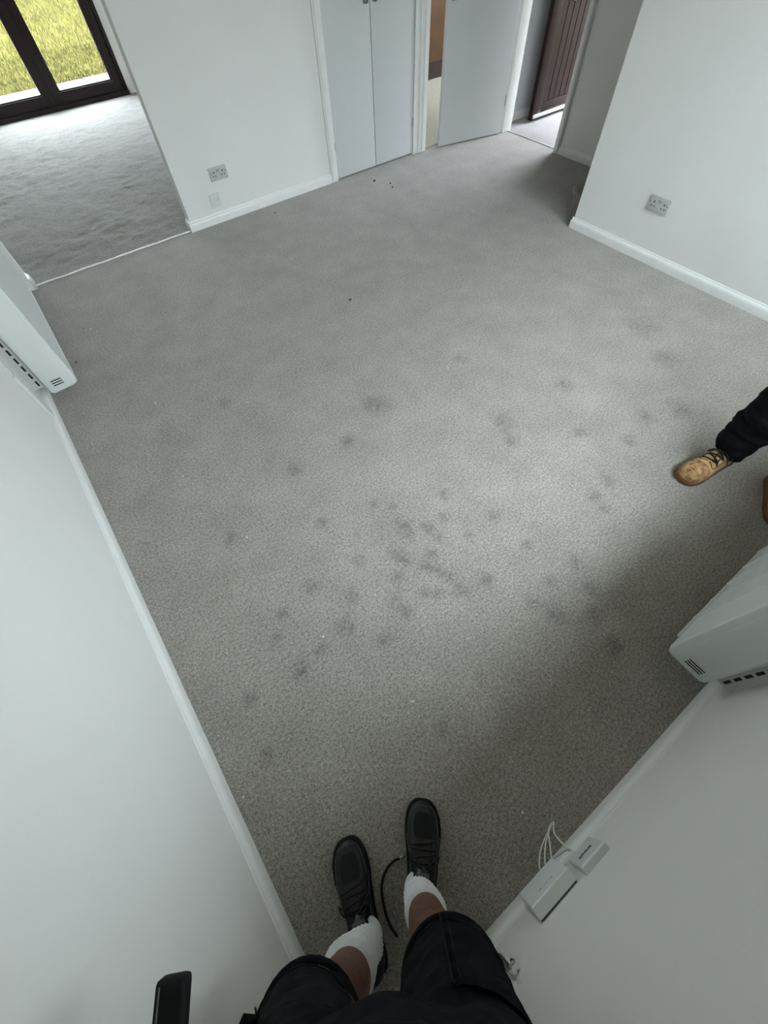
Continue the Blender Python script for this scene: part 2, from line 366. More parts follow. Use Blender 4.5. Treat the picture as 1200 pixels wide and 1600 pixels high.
skirting('baseboard_hall', [((XH, 2.2), (XH, D3[0]-0.055), (-1,0))], 'white skirting board in the shaded hall recess')
skirting('baseboard_nib', [((XL, 3.93), (-0.287, 3.93), (0,-1)), ((-0.305, 3.912), (-0.305, 4.03), (1,0))], 'short white skirting around the nib of the opening')
skirting('baseboard_garden_room', [((PD[1]+0.02, 7.9), (2.02, 7.9), (0,-1)), ((2.02, 4.03), (2.02, 7.9), (-1,0)), ((0.938, YF+0.085), (2.02, YF+0.085), (0,1))], 'white skirting board in the garden room')
skirting('baseboard_lobby', [((XH+0.1, 3.905), (5.5, 3.905), (0,-1))], 'grey white skirting board in the lobby')

# threshold strip between the carpets
bm = new_bm(); rings = []
for i in range(41):
    x = -0.30 + 1.235*i/40
    w = 0.007*noise.noise(Vector((x*7, 0, 0))); hz = 0.003 + 0.003*noise.noise(Vector((x*15, 4, 0)))
    rings.append([Vector((x, y+w, z)) for y, z in ((3.954, -0.004), (3.956, 0.004+hz), (3.963, 0.004+hz), (3.966, -0.006))])
loft(bm, rings); struct('trim_1', bm, mat('worn_white_strip', (0.82, 0.82, 0.78), 0.5, nscale=20, namt=0.08), label='thin white threshold strip between the two carpets')
bm = new_bm(); box(bm, XH+0.056, XH+0.07, D3[0], D3[1], -0.004, 0.006, 0.002); struct('trim_2', bm, ALU, label='thin metal carpet strip at the lobby doorway')

# architraves
def archx(bm, x0, x1, y, top=2.05, d=0.016):
    box(bm, x0, x1, y-d, y, 0, top, 0.004)
    box(bm, x0+0.012, x1-0.02, y-d-0.006, y-d+0.002, 0, top, 0.003)
bm = new_bm(); archx(bm, CB[0]-0.072, CB[0]-0.002, YF); box(bm, CB[0]-0.004, CB[0]+0.0005, YF-0.012, YF+0.085, 0, 2.0)
box(bm, CB[0]-0.072, CB[1]+0.072, YF-0.016, YF, 2.0, 2.07, 0.004)
struct('trim_3', bm, GLOSS, label='white architrave at the left of the cupboard doors', auto=30)
bm = new_bm()
box(bm, CB[1]+0.002, CB[1]+0.060, YF-0.016, YF, 0, 2.05, 0.004)
box(bm, CB[1]+0.058, KD[0]-0.02, YF-0.024, YF, 0, 2.05, 0.005)
box(bm, CB[1]+0.098, KD[0]-0.012, YF-0.032, YF, 0, 2.05, 0.004)
box(bm, KD[0]-0.024, KD[0]-0.001, YF-0.02, YF+0.095, 0, 2.0, 0.002)
struct('trim_4', bm, GLOSS, label='white stepped architrave between cupboard and kitchen doorway', auto=30)
bm = new_bm(); box(bm, KD[1]+0.001, KD[1]+0.06, YF-0.016, YF, 0, 2.05, 0.004); box(bm, KD[0]-0.06, KD[1]+0.06, YF-0.016, YF, 2.0, 2.07, 0.004)
struct('trim_5', bm, GLOSS, label='white architrave behind the open white door', auto=30)
bm = new_bm()   # lobby doorway lining and architrave
box(bm, XH-0.02, XH, D3[0]-0.058, D3[0]-0.005, 0, 2.05, 0.005); box(bm, XH-0.027, XH-0.015, D3[0]-0.05, D3[0]-0.022, 0, 2.05, 0.004)
box(bm, XH-0.012, XH+0.108, D3[0]-0.012, D3[0], 0, 2.0, 0.002)
box(bm, XH+0.03, XH+0.07, D3[0], D3[0]+0.012, 0, 2.0, 0.002)
struct('trim_6', bm, GLOSS, label='white architrave and jamb at the hall side of the lobby doorway', auto=30)
bm = new_bm()
box(bm, XH-0.02, XH, D3[1]+0.005, D3[1]+0.055, 0, 2.05, 0.005); box(bm, XH-0.012, XH+0.108, D3[1], D3[1]+0.012, 0, 2.0, 0.002)
box(bm, XH-0.02, XH, D3[0]-0.058, D3[1]+0.055, 2.0, 2.06, 0.004)
struct('trim_7', bm, GLOSS, label='white hinge jamb beside the open white door', auto=30)

# ------------------------------------------------------------------ doors
def hinge(parent, x, y, z, h=0.06, m=CHROME):
    bm = new_bm(); tube(bm, [(x, y, z-h/2), (x, y, z+h/2)], 0.006, 8, 1)
    for k in (-1, 0, 1): tube(bm, [(x, y, z+k*h*0.33-0.004), (x, y, z+k*h*0.33+0.004)], 0.0072, 8, 1)
    return obj('hinge', bm, m, parent, auto=40)
HINGEP = mat('painted_hinge', (0.35, 0.36, 0.36), 0.4, nscale=30, namt=0.1)
def cupboard_door(name, x0, x1, hx, kx, label):
    d = sempty(name, (x0, YF, 0.0), label)
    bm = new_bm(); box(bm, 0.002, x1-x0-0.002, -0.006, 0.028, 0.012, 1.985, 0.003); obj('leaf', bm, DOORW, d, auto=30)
    for z in (0.24, 1.75): hinge(d, hx-x0, -0.008, z, m=HINGEP)
    bm = new_bm(); tube(bm, [(kx-x0, -0.006, 1.005), (kx-x0, -0.024, 1.005)], 0.006, 10, 1)
    tube(bm, [(kx-x0, -0.022, 1.005), (kx-x0, -0.034, 1.005), (kx-x0, -0.040, 1.005)], [0.013, 0.014, 0.008], 12, 1)
    tube(bm, [(kx-x0, -0.006, 1.005), (kx-x0, -0.010, 1.005)], 0.016, 14, 1)
    obj('knob', bm, CHROME, d, auto=40)
    return d
MID = 2.783
cupboard_door('door_1', CB[0], MID, CB[0]+0.002, MID-0.045, 'white flush cupboard door next to the double socket')
cupboard_door('door_2', MID+0.002, CB[1], CB[1]-0.002, MID+0.04, 'white flush cupboard door next to the kitchen doorway')
# white flush door open against the far wall
h0 = Vector((4.196, 3.728)); h1 = Vector((3.513, 3.886)); dv = h1-h0
d3 = sempty('door_3', (h0.x, h0.y, 0), 'white flush door folded back from the lobby doorway over the kitchen opening', rz=math.atan2(dv.y, dv.x))
W3 = dv.length
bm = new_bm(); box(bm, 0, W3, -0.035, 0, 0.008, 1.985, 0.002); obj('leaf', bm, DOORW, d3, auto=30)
for z in (0.25, 1.75): hinge(d3, -0.004, -0.0, z, 0.075, CHROME)
for s, y in ((1, 0.0), (-1, -0.035)):
    bm = new_bm(); box(bm, W3-0.075, W3-0.035, min(y, y+s*0.006), max(y, y+s*0.006), 0.92, 1.08, 0.002)
    tube(bm, [(W3-0.055, y, 1.03), (W3-0.055, y+s*0.045, 1.03), (W3-0.07, y+s*0.05, 1.03), (W3-0.16, y+s*0.05, 1.03)], 0.008, 10, 3)
    obj('handle', bm, CHROME, d3, auto=40)
# mahogany front door, open against the lobby wall
d4 = sempty('door_4', (4.640, 3.728, 0), 'dark brown boarded front door standing open in the lobby')
W4 = 0.835
bm = new_bm()   # frame: stiles and rails
for (a, b, c, d_) in ((0, 0.125, 0.012, 2.0), (W4-0.125, W4, 0.012, 2.0), (0.125, W4-0.125, 0.012, 0.135), (0.125, W4-0.125, 1.86, 2.0)):
    box(bm, a, b, 0, 0.044, c, d_, 0.003)
obj('leaf', bm, MAHOG, d4, auto=30)
bm = new_bm(); box(bm, 0.12, W4-0.12, 0.018, 0.036, 0.13, 1.87); obj('panel_back', bm, MAHOGD, d4)
nb = 7; bw = (W4-0.25)/nb
bm = new_bm(); box(bm, 0.0015, bw-0.0015, 0, 0.016, 0, 1.725, 0.004, 1)
b0 = obj('board', bm, MAHOG, d4, auto=30); b0.location = (0.125, 0.006, 0.135)
for i in range(1, nb):
    c = b0.copy(); COL.objects.link(c); c.parent = d4; c.location = (0.125+bw*i, 0.006, 0.135)
bm = new_bm(); box(bm, 0.012, W4-0.01, -0.014, 0.001, 0.028, 0.058, 0.005); obj('weather_bar', bm, ALU, d4, auto=30)
bm = new_bm(); box(bm, 0.27, 0.55, -0.006, 0.008, 0.79, 0.845, 0.002); box(bm, 0.29, 0.53, -0.011, -0.005, 0.800, 0.835, 0.002); obj('letter_flap', bm, ALU, d4, auto=30)
bm = new_bm(); tube(bm, [(0.06, -0.001, 1.0), (0.06, -0.045, 1.0), (0.08, -0.05, 1.0), (0.17, -0.05, 1.0)], 0.009, 10, 3); obj('handle', bm, ALU, d4, auto=40)
bm = new_bm(); tube(bm, [(W4+0.004, 0, 0.2), (W4+0.004, 0, 0.3)], 0.008, 8, 1); tube(bm, [(W4+0.004, 0, 1.7), (W4+0.004, 0, 1.8)], 0.008, 8, 1); obj('hinge', bm, ALU, d4)
bm = new_bm()   # front door frame
for a, b in ((FD[0], FD[0]+0.05), (FD[1]-0.02, FD[1]+0.03)): box(bm, 5.49, 5.62, a, b, 0, 2.04, 0.003)
box(bm, 5.49, 5.62, FD[0], FD[1], 1.99, 2.04, 0.003)
box(bm, 5.5, 5.7, FD[0], FD[1], -0.05, 0.02, 0.004)
struct('trim_8', bm, MAHOG, label='dark brown front door frame and sill', auto=30)

# ------------------------------------------------------------------ windows
# patio doors
w1 = sempty('window_1', (0, 7.9, 0), 'dark brown framed glazed patio doors to the lawn')
def bar(name, x0, x1, z0, z1, y0, y1, parent, m=BROWN, bev=0.006):
    bm = new_bm(); box(bm, x0, x1, y0, y1, z0, z1, bev, 2); return obj(name, bm, m, parent, auto=30)
bar('sill', PD[0], PD[1], -0.015, 0.040, -0.030, 0.10, w1, bev=0.010)
bar('frame_jamb', PD[1]-0.045, PD[1], 0.03, 2.1, -0.012, 0.10, w1); bar('frame_jamb', PD[0], PD[0]+0.045, 0.03, 2.1, -0.012, 0.10, w1)
bar('frame_head', PD[0], PD[1], 2.05, 2.1, -0.012, 0.10, w1)
xm = 0.873
def sash(x0, x1, hx):
    s = bpy.data.objects.new('sash', None); COL.objects.link(s); s.parent = w1
    bar('stile', x0, x0+0.098, 0.042, 2.05, 0.0, 0.06, s); bar('stile', x1-0.098, x1, 0.042, 2.05, 0.0, 0.06, s)
    bar('bottom_rail', x0+0.096, x1-0.096, 0.042, 0.142, 0.0, 0.06, s); bar('top_rail', x0+0.096, x1-0.096, 1.95, 2.05, 0.0, 0.06, s)
    bm = new_bm()
    for (a, b, c, d_) in ((x0+0.096, x0+0.110, 0.14, 1.952), (x1-0.110, x1-0.096, 0.14, 1.952), (x0+0.11, x1-0.11, 0.14, 0.154), (x0+0.11, x1-0.11, 1.938, 1.952)):
        box(bm, a, b, 0.012, 0.048, c, d_, 0.003, 1)
    obj('bead', bm, BROWN, s)
    bm = new_bm(); box(bm, x0+0.1, x1-0.1, 0.026, 0.032, 0.145, 1.95); obj('pane', bm, GLASS, s)
    bm = new_bm(); box(bm, hx-0.016, hx+0.016, -0.008, 0.002, 0.88, 1.08, 0.004); tube(bm, [(hx, -0.005, 1.0), (hx, -0.045, 1.0), (hx, -0.05, 0.98), (hx, -0.05, 0.87)], 0.008, 8, 3)
    obj('handle', bm, ALU, s, auto=40)
sash(xm, PD[1]-0.045, xm+0.05); sash(PD[0]+0.045, xm, xm-0.05)
# window above the right-hand heater
w2 = sempty('window_2', (0, YN, 0), 'white framed window in the near wall above the ribbed heater')
bar('window_sill', WIN[0]-0.05, WIN[1]+0.05, WIN[2]-0.03, WIN[2], -0.27, 0.05, w2, GLOSS)
for a, b in ((WIN[0], WIN[0]+0.06), (WIN[1]-0.06, WIN[1]), ((WIN[0]+WIN[1])/2-0.04, (WIN[0]+WIN[1])/2+0.04)):
    bar('stile', a, b, WIN[2], WIN[3], -0.27, -0.21, w2, GLOSS)
bar('rail', WIN[0], WIN[1], WIN[2], WIN[2]+0.06, -0.27, -0.21, w2, GLOSS); bar('rail', WIN[0], WIN[1], WIN[3]-0.06, WIN[3], -0.27, -0.21, w2, GLOSS)
xc = (WIN[0]+WIN[1])/2
for a, b in ((WIN[0]+0.05, xc-0.03), (xc+0.03, WIN[1]-0.05)):
    bm = new_bm(); box(bm, a, b, -0.243, -0.237, WIN[2]+0.05, WIN[3]-0.05); obj('pane', bm, GLASS, w2)
w3 = sempty('window_3', (6.05, 0, 0), 'white framed kitchen window')
bm = new_bm()
for a, b, c, d_ in ((4.2, 4.26, 1.05, 2.15), (5.34, 5.4, 1.05, 2.15), (4.2, 5.4, 1.05, 1.11), (4.2, 5.4, 2.09, 2.15)): box(bm, -0.03, 0.03, a, b, c, d_, 0.004)
obj('window_frame', bm, GLOSS, w3, auto=30)
bm = new_bm(); box(bm, -0.003, 0.003, 4.25, 5.35, 1.1, 2.1); obj('pane', bm, GLASS, w3)

# ------------------------------------------------------------------ outside
GZ = -0.15
bm = new_bm(); box(bm, -40, 40, -40, 60, GZ-0.3, GZ-0.03); struct('ground', bm, SOIL, label='sunlit lawn around the house')
pv = sempty('paving', (0, 0, 0), 'pale paving slabs in front of the patio doors')
slabs = [(x, y) for y in (7.89, 8.50, 9.11) for x in (-1.45, -0.84, -0.23, 0.38, 0.99, 1.60, 2.21)]
bm = new_bm(); box(bm, 0, 0.6, 0, 0.6, 0, 0.05, 0.006, 1); s0 = obj('paving_slab', bm, PAVE, pv, auto=30)
for i, (x, y) in enumerate(slabs):
    c = s0 if i == 0 else s0.copy()
    if i: COL.objects.link(c); c.parent = pv
    c.location = (x+random.uniform(-.004,.004), y+0.14+random.uniform(-.003,.003), GZ-0.05+random.uniform(-.003,.003)+0.01)
# grass blades (far too many to count)
vsb = []; fsb = []
rg = random.Random(3)
def blades(n, x0, x1, y0, y1, hmin, hmax):
    for _ in range(n):
        x = rg.uniform(x0, x1); y = rg.uniform(y0, y1)
        if noise.noise(Vector((x*1.3, y*1.3, 0))) < -0.42 and rg.random() < 0.7: continue
        h = rg.uniform(hmin, hmax); a = rg.uniform(0, 2*PI); w = 0.0035+0.002*rg.random()
        lx = rg.uniform(-.6,.6)*h; ly = rg.uniform(-.6,.6)*h
        k = len(vsb); ca, sa = math.cos(a)*w, math.sin(a)*w
        z0 = GZ-0.04
        vsb.extend([(x-ca, y-sa, z0), (x+ca, y+sa, z0), (x+lx*0.4+ca*.7, y+ly*0.4+sa*.7, z0+h*.6), (x+lx*0.4-ca*.7, y+ly*0.4-sa*.7, z0+h*.6), (x+lx, y+ly, z0+h)])
        fsb.extend([(k, k+1, k+2, k+3), (k+3, k+2, k+4)])
blades(26000, -1.5, 4.6, 9.86, 12.2, 0.03, 0.085); blades(34000, -1.0, 7.5, 12.2, 20.0, 0.05, 0.12)
me = bpy.data.meshes.new('lawn_grass'); me.from_pydata(vsb, [], fsb); me.materials.append(GRASSM)
o = bpy.data.objects.new('lawn_grass', me); COL.objects.link(o)
tag(o, 'short yellow-green grass of the lawn beyond the paving', 'grass', kind='stuff')

# ------------------------------------------------------------------ kitchen unit seen through the doorway
ku = empty('kitchen_cabinet', (4.2, 5.55, 0), 'orange wooden base cabinet at the back of the kitchen', 'cabinet')
bm = new_bm(); box(bm, 0, 1.5, 0.02, 0.55, 0.155, 0.88); obj('body', bm, OAK, ku)
bm = new_bm(); box(bm, 0.03, 1.47, 0.03, 0.5, 0, 0.155); obj('plinth', bm, OAKD, ku)
for i in range(3):
    bm = new_bm(); box(bm, i*0.5+0.003, i*0.5+0.497, 0.0, 0.02, 0.158, 0.875, 0.003); dd = obj('door', bm, OAK, ku, auto=30)
    bm = new_bm(); tube(bm, [(i*0.5+0.44, 0, 0.7), (i*0.5+0.44, -0.025, 0.7), (i*0.5+0.44, -0.025, 0.8), (i*0.5+0.44, 0, 0.8)], 0.005, 8, 3); obj('handle', bm, CHROME, dd)
bm = new_bm(); box(bm, -0.01, 1.51, -0.02, 0.57, 0.88, 0.92, 0.005); obj('worktop', bm, mat('dark_worktop', (0.12, 0.10, 0.09), 0.4, nscale=60, namt=0.3), ku, auto=30)

# ------------------------------------------------------------------ stairs behind the right wall
STAIRC = carpet('stair_carpet', (0.20, 0.185, 0.172))
stc = empty('staircase', (3.307, 2.21, 0), 'grey carpeted bottom stair peeping out behind the right wall', 'stairs')
def stair_outline(w, d, r):
    pts = [(0.0, -d)]
    for k in range(7):
        a = PI - k*(PI/2)/6
        pts.append((r + r*math.cos(a), -r + r*math.sin(a)))
    pts += [(w, 0), (w, -d)]
    return pts
for i in range(4):
    bm = new_bm(); w = 0.935
    if i == 0:
        out = stair_outline(w, 0.25, 0.16)
        def ins(k): return [(x + (k if x < w/2 else 0), y - (k if y > -0.2 else 0)) for x, y in out]
        rings = [[Vector((x, y, z)) for x, y in ins(k)] for k, z in ((0.018, 0), (0.016, 0.13), (0.006, 0.15), (0.0, 0.165), (0.0, 0.178), (0.008, 0.19), (0.022, 0.195))]
        loft(bm, rings)
    else:
        box(bm, 0, w, -0.25*(i+1), -0.25*i+0.02, 0.0, 0.195*(i+1), 0.015)
    s = obj('step', bm, STAIRC, stc, auto=50)

# ------------------------------------------------------------------ sockets
def wall_frame(loc, kind):
    """local x = to the viewer's right along the wall, local y = out of the wall, z up"""
    return loc
def socket(name, loc, rz, label):
    t = empty(name, loc, label, 'socket', rz=rz)      # local: x along wall, -y out of the wall
    bm = new_bm(); box(bm, -0.073, 0.073, -0.009, -0.002, -0.043, 0.043, 0.003); box(bm, -0.069, 0.069, -0.003, 0.0, -0.039, 0.039); obj('plate', bm, PLASTG, t, auto=30)
    for cx in (-0.036, 0.036):
        s = 1 if cx > 0 else -1
        bm = new_bm()
        box(bm, cx-0.004, cx+0.004, -0.0096, -0.006, 0.006, 0.016)
        for k in (-1, 1): box(bm, cx+k*0.011-0.0042, cx+k*0.011+0.0042, -0.0096, -0.006, -0.016, -0.0095)
        obj('pin_holes', bm, SLOT, t)
        bm = new_bm(); box(bm, cx+s*0.017, cx+s*0.027, -0.0125, -0.006, 0.002, 0.020, 0.002); r = obj('rocker_switch', bm, PLASTG, t, auto=30)
        bm = new_bm(); box(bm, cx+s*0.0195, cx+s*0.0245, -0.0130, -0.012, 0.005, 0.012); obj('switch_mark', bm, SLOT, r)
    bm = new_bm(); box(bm, -0.013, 0.013, -0.0095, -0.0085, 0.010, 0.026); obj('printed_mark', bm, PRINTG, t)
    return t
socket('double_socket', (1.281, YF, 0.310), 0, 'white double power socket on the far wall above a square plate')
socket('double_socket', (XR, 1.443, 0.326), -PI/2, 'white double power socket alone on the right wall')
bp = empty('blank_plate', (1.194, YF, 0.152), 'small square white wall plate below the far double socket', 'wall plate')
bm = new_bm(); box(bm, -0.043, 0.043, -0.009, 0, -0.043, 0.043, 0.003); obj('plate', bm, PLAST, bp, auto=30)
bm = new_bm(); box(bm, 0.022, 0.028, -0.0098, -0.008, -0.004, 0.010); obj('outlet_hole', bm, PRINTG, bp)

# ------------------------------------------------------------------ heaters
def heater(name, loc, rz, length, label, ribs, rib0=0.175, ribstep=0.107):
    """local: x along the wall (0 = near end), y = out of the wall, z up"""
    t = empty(name, loc, label, 'heater', rz=rz)
    z0, z1 = 0.0, 0.66
    yb, yf = 0.058, 0.205
    # casing: side profile swept along the wall
    prof = [(yb, z0+0.012), (yb+0.012, z0), (yf-0.030, z0+0.004), (yf-0.012, z0+0.010), (yf-0.002, z0+0.035), (yf, z0+0.07), (yf, z1-0.05), (yf-0.012, z1-0.012), (yf-0.03, z1), (yb, z1)]
    def ring(x, k):
        cy = (yb+yf)/2; cz = (z0+z1)/2
        return [Vector((x, cy+(y-cy)*(1-k/0.07), cz+(z-cz)*(1-k/0.33))) for y, z in prof]
    bm = new_bm(); loft(bm, [ring(0.0, 0.010), ring(0.003, 0.004), ring(0.010, 0.0), ring(length-0.010, 0.0), ring(length-0.003, 0.004), ring(length, 0.010)])
    body = obj('casing', bm, HEAT, t, auto=28)
    # raised side panel
    for xx, s in ((0.0, -1), (length, 1)):
        bm = new_bm()
        pr = [(yb+0.012, z0+0.030), (yf-0.034, z0+0.030), (yf-0.024, z0+0.055), (yf-0.024, z1-0.05), (yf-0.04, z1-0.03), (yb+0.012, z1-0.03)]
        def rg2(x, k): return [Vector((x, y+(k if y < 0.12 else -k), z+(k if z < 0.3 else -k))) for y, z in pr]
        loft(bm, [rg2(xx-s*0.004, 0), rg2(xx+s*0.002, 0.0), rg2(xx+s*0.004, 0.004)])
        sp = obj('side_panel', bm, HEAT, t, auto=28)
        for k in range(3):
            bm = new_bm(); box(bm, xx+s*0.0030-0.002, xx+s*0.0030+0.002, yb+0.035, yb+0.089, z0+0.045+k*0.0135, z0+0.0505+k*0.0135)
            obj('vent_slot', bm, SLOT, sp)
    # spacer with slots between casing and wall
    bm = new_bm()
    for xx in (0.026, length-0.030): box(bm, xx, xx+0.004, 0.0, yb+0.004, z0+0.045, z1-0.02)
    box(bm, 0.027, length-0.027, 0.0, 0.02, z0+0.045, z1-0.02)
    sp = obj('back_spacer', bm, PLASTG, t)
    zz = z0+0.06
    while zz < z1-0.06:
        for xx in (0.0253, length-0.0257):
            bm = new_bm(); box(bm, xx, xx+0.001, 0.030, 0.040, zz, zz+0.032); obj('spacer_slot', bm, SLOT, sp)
        zz += 0.048
    if ribs:
        n = int((length-rib0-0.02)/ribstep)+1
        bm = new_bm(); loft(bm, [[Vector((x, y, z)) for x, y in ((-0.007, yf-0.003), (-0.0035, yf+0.005), (0.0, yf+0.0065), (0.0035, yf+0.005), (0.007, yf-0.003))] for z in (z0+0.02, z1-0.02)])
        r0 = obj('rib', bm, HEAT, body); r0.location = (rib0, 0, 0)
        for i in range(1, n):
            c = r0.copy(); COL.objects.link(c); c.parent = body; c.location = (rib0+i*ribstep, 0, 0)
        bm = new_bm(); box(bm, 0.07, length-0.05, yf-0.004, yf+0.004, z0+0.016, z0+0.024, 0.002); obj('front_lip', bm, HEAT, body)
    else:
        bm = new_bm(); box(bm, 0.014, length-0.014, yf-0.014, yf-0.0025, z0+0.012, z0+0.022, 0.002); obj('front_lip', bm, HEAT, body)
    # wall brackets that carry it
    for xx in (0.15, length-0.15):
        bm = new_bm(); box(bm, xx-0.015, xx+0.015, 0.0, 0.03, z0+0.2, z0+0.4, 0.002); obj('wall_bracket', bm, PLASTG, t)
    return t
heater('panel_heater', (0.958, YN, 0.11), 0, 0.665, 'white ribbed electric heater on the wall beside the router boxes', True)
hl = heater('panel_heater', (XL, 2.505, 0.10), 0, 1.19, 'long white electric heater on the left wall near the room opening', False)
# left heater sits on a wall whose room side is +x: mirror it onto that wall (local x -> world y, local y -> world x)
for ch in list(hl.children_recursive):
    pass
def swap_xy(o):
    for c in o.children:
        me_ = c.data
        for v in me_.vertices: v.co = Vector((v.co.y, v.co.x, v.co.z))
        me_.flip_normals()
        swap_xy(c)
swap_xy(hl)
# cable trunking on the left wall below the heater edge
bm = new_bm(); box(bm, 0, 0.014, -0.03, 0.028, 0, 0.27, 0.003); box(bm, 0, 0.010, -0.015, 0.015, 0.268, 0.62, 0.003)
o = obj('cable_trunking', bm, PLAST, None, auto=30); o.location = (XL, 2.400, 0.0705)
tag(o, 'thin white cable trunking rising from the skirting beside the left heater', 'trunking')

# ------------------------------------------------------------------ router boxes on the near wall
rb = empty('fibre_modem', (0.146, YN, 0.062), 'larger white modem box on the wall by the skirting, nearest the corner', 'modem')
bm = new_bm()
def rb_ring(y, k): return [Vector((x, y, z)) for x, z in ((-0.069+k, k), (0.069-k, k), (0.069-k, 0.136-k), (-0.069+k, 0.136-k))]
loft(bm, [rb_ring(0.0045, 0.002), rb_ring(0.007, 0), rb_ring(0.034, 0.0), rb_ring(0.037, 0.003)])
obj('casing', bm, ROUTW, rb, auto=28)
bm = new_bm(); box(bm, -0.066, 0.066, 0, 0.005, 0.003, 0.133, 0.001); obj('back_gap_shade', bm, mat('gap_shade_grey', (0.10, 0.10, 0.10), 0.6, nscale=20, namt=0.1), rb)  # dark sheet standing in for the shadow gap between casing and wall
for k in range(3):
    bm = new_bm(); box(bm, -0.026+k*0.020, -0.014+k*0.020, 0.0365, 0.0376, 0.099, 0.1018); obj('status_light', bm, PRINTG, rb)
bm = new_bm(); box(bm, 0.066, 0.0698, 0.010, 0.030, 0.03, 0.10); obj('side_vent', bm, PRINTG, rb)
sb = empty('fibre_box', (0.285, YN, 0.114), 'smaller white fibre wall box lettered trooli', 'fibre box')
bm = new_bm()
def sb_ring(y, k):
    pts = [(-0.046+k, k), (-0.010, k), (0.004, 0.018), (0.018, 0.018), (0.030, k), (0.046-k, k+0.006), (0.046-k, 0.103-k), (-0.046+k, 0.103-k)]
    return [Vector((-x*-1, y, z)) for x, z in pts]
loft(bm, [sb_ring(0.0, 0.0), sb_ring(0.0165, 0), sb_ring(0.0205, 0.004)])
for v in bm.verts: v.co.x = -v.co.x
obj('casing', bm, ROUTG, sb, auto=28)
cu = bpy.data.curves.new('lettering', 'FONT'); cu.body = 'trooli'; cu.size = 0.022; cu.extrude = 0.0003; cu.align_x = 'CENTER'; cu.offset = 0.0004
tmp = bpy.data.objects.new('tmp_text', cu); COL.objects.link(tmp)
bpy.context.view_layer.update()
dg = bpy.context.evaluated_depsgraph_get()
me = bpy.data.meshes.new_from_object(tmp.evaluated_get(dg)); bpy.data.objects.remove(tmp)
me.materials.clear(); me.materials.append(INK)
o = bpy.data.objects.new('lettering', me); COL.objects.link(o); o.parent = sb
o.matrix_local = Matrix.Translation((-0.004, 0.0210, 0.052)) @ Matrix(((-1,0,0,0),(0,0,1,0),(0,1,0,0),(0,0,0,1)))
o['label'] = 'black lettering'
# cables
bm = new_bm()
tube(bm, [(0.185, -0.463, 0.0605), (0.190, -0.452, 0.045), (0.235, -0.425, 0.02), (0.292, -0.408, 0.010), (0.268, -0.420, 0.04), (0.262, -0.440, 0.075), (0.268, -0.462, 0.100), (0.273, -0.474, 0.122)], 0.0021, 8, 6)
wc = empty('white_cable_loop', (0.185, -0.463, 0.066), 'thin white doubled cable looping from the modem to the small fibre box', 'cable')
o = obj('strand', bm, CABLE, wc, smooth=True); o.matrix_parent_inverse = Matrix.Translation((-0.185, 0.463, -0.066))
bm = new_bm()
tube(bm, [(0.170, -0.463, 0.0605), (0.172, -0.448, 0.040), (0.215, -0.428, 0.012), (0.285, -0.409, 0.009), (0.262, -0.412, 0.016), (0.232, -0.434, 0.046), (0.205, -0.458, 0.0605)], 0.0021, 8, 6)
o = obj('strand', bm, CABLE, wc, smooth=True); o.matrix_parent_inverse = Matrix.Translation((-0.185, 0.463, -0.066))
bm = new_bm(); tube(bm, [(0.198, -0.463, 0.060), (0.200, -0.455, 0.052), (0.225, -0.452, 0.070), (0.258, -0.455, 0.090), (0.262, -0.459, 0.098)], 0.0030, 8, 4)
tag(obj('grey_cable', bm, mat('pale_grey_cable', (0.55, 0.55, 0.53), 0.5, nscale=30, namt=0.05), None, smooth=True), 'short pale grey cable bridging the modem and the fibre box', 'cable')
# bunch of loose wires by the photographer's leg
wb = empty('loose_wires', (-0.072, YN, 0.10), 'short bunch of grey wires sticking from the wall by the shorts', 'wires')
for k in range(4):
    bm = new_bm(); a = k*0.006-0.009
    tube(bm, [(0.0+a*0.3, 0.0, 0.02+a*0.2), (0.006, 0.016+a*.3, 0.06+a), (0.014+a, 0.026, 0.100+a*.5), (0.022+a*.6, 0.024+a*.5, 0.140+a), (0.026+a*.6, 0.020+a*.5, 0.180+a*1.6)], 0.0021+0.0004*k, 7, 4)
    obj('wire', bm, (WIREG, CHROME, WIREG, CHROME)[k], wb, smooth=True)
bm = new_bm(); tube(bm, [(0.022, 0.023, 0.165), (0.034, 0.022, 0.176), (0.044, 0.020, 0.170), (0.040, 0.020, 0.158)], 0.004, 8, 3); obj('terminal', bm, CHROME, wb, smooth=True)

# ------------------------------------------------------------------ people
def fuse(name, bm, voxel, m, parent, smooth_it=4, wrinkle=None):
    me = bpy.data.meshes.new('tmp'); bm.to_mesh(me); bm.free()
    t = bpy.data.objects.new('tmp_fuse', me); COL.objects.link(t)
    r = t.modifiers.new('r', 'REMESH'); r.mode = 'VOXEL'; r.voxel_size = voxel; r.use_smooth_shade = True
    s = t.modifiers.new('s', 'SMOOTH'); s.factor = 0.5; s.iterations = smooth_it
    bpy.context.view_layer.update()
    dg = bpy.context.evaluated_depsgraph_get()
    out = bpy.data.meshes.new_from_object(t.evaluated_get(dg)); bpy.data.objects.remove(t)
    out.name = name
    if wrinkle:
        nm = [v.normal.copy() for v in out.vertices]
        for v, n in zip(out.vertices, nm): v.co += n*wrinkle(v.co)
    out.materials.clear(); out.materials.append(m); out.shade_smooth()
    o = bpy.data.objects.new(name, out); COL.objects.link(o)
    if parent is not None: o.parent = parent
    return o
def ball(bm, c, r, s=(1,1,1), rot=None):
    m = Matrix.Translation(c) @ (rot or Matrix()) @ Matrix.Diagonal((*s, 1))
    bmesh.ops.create_icosphere(bm, subdivisions=3, radius=r, matrix=m)
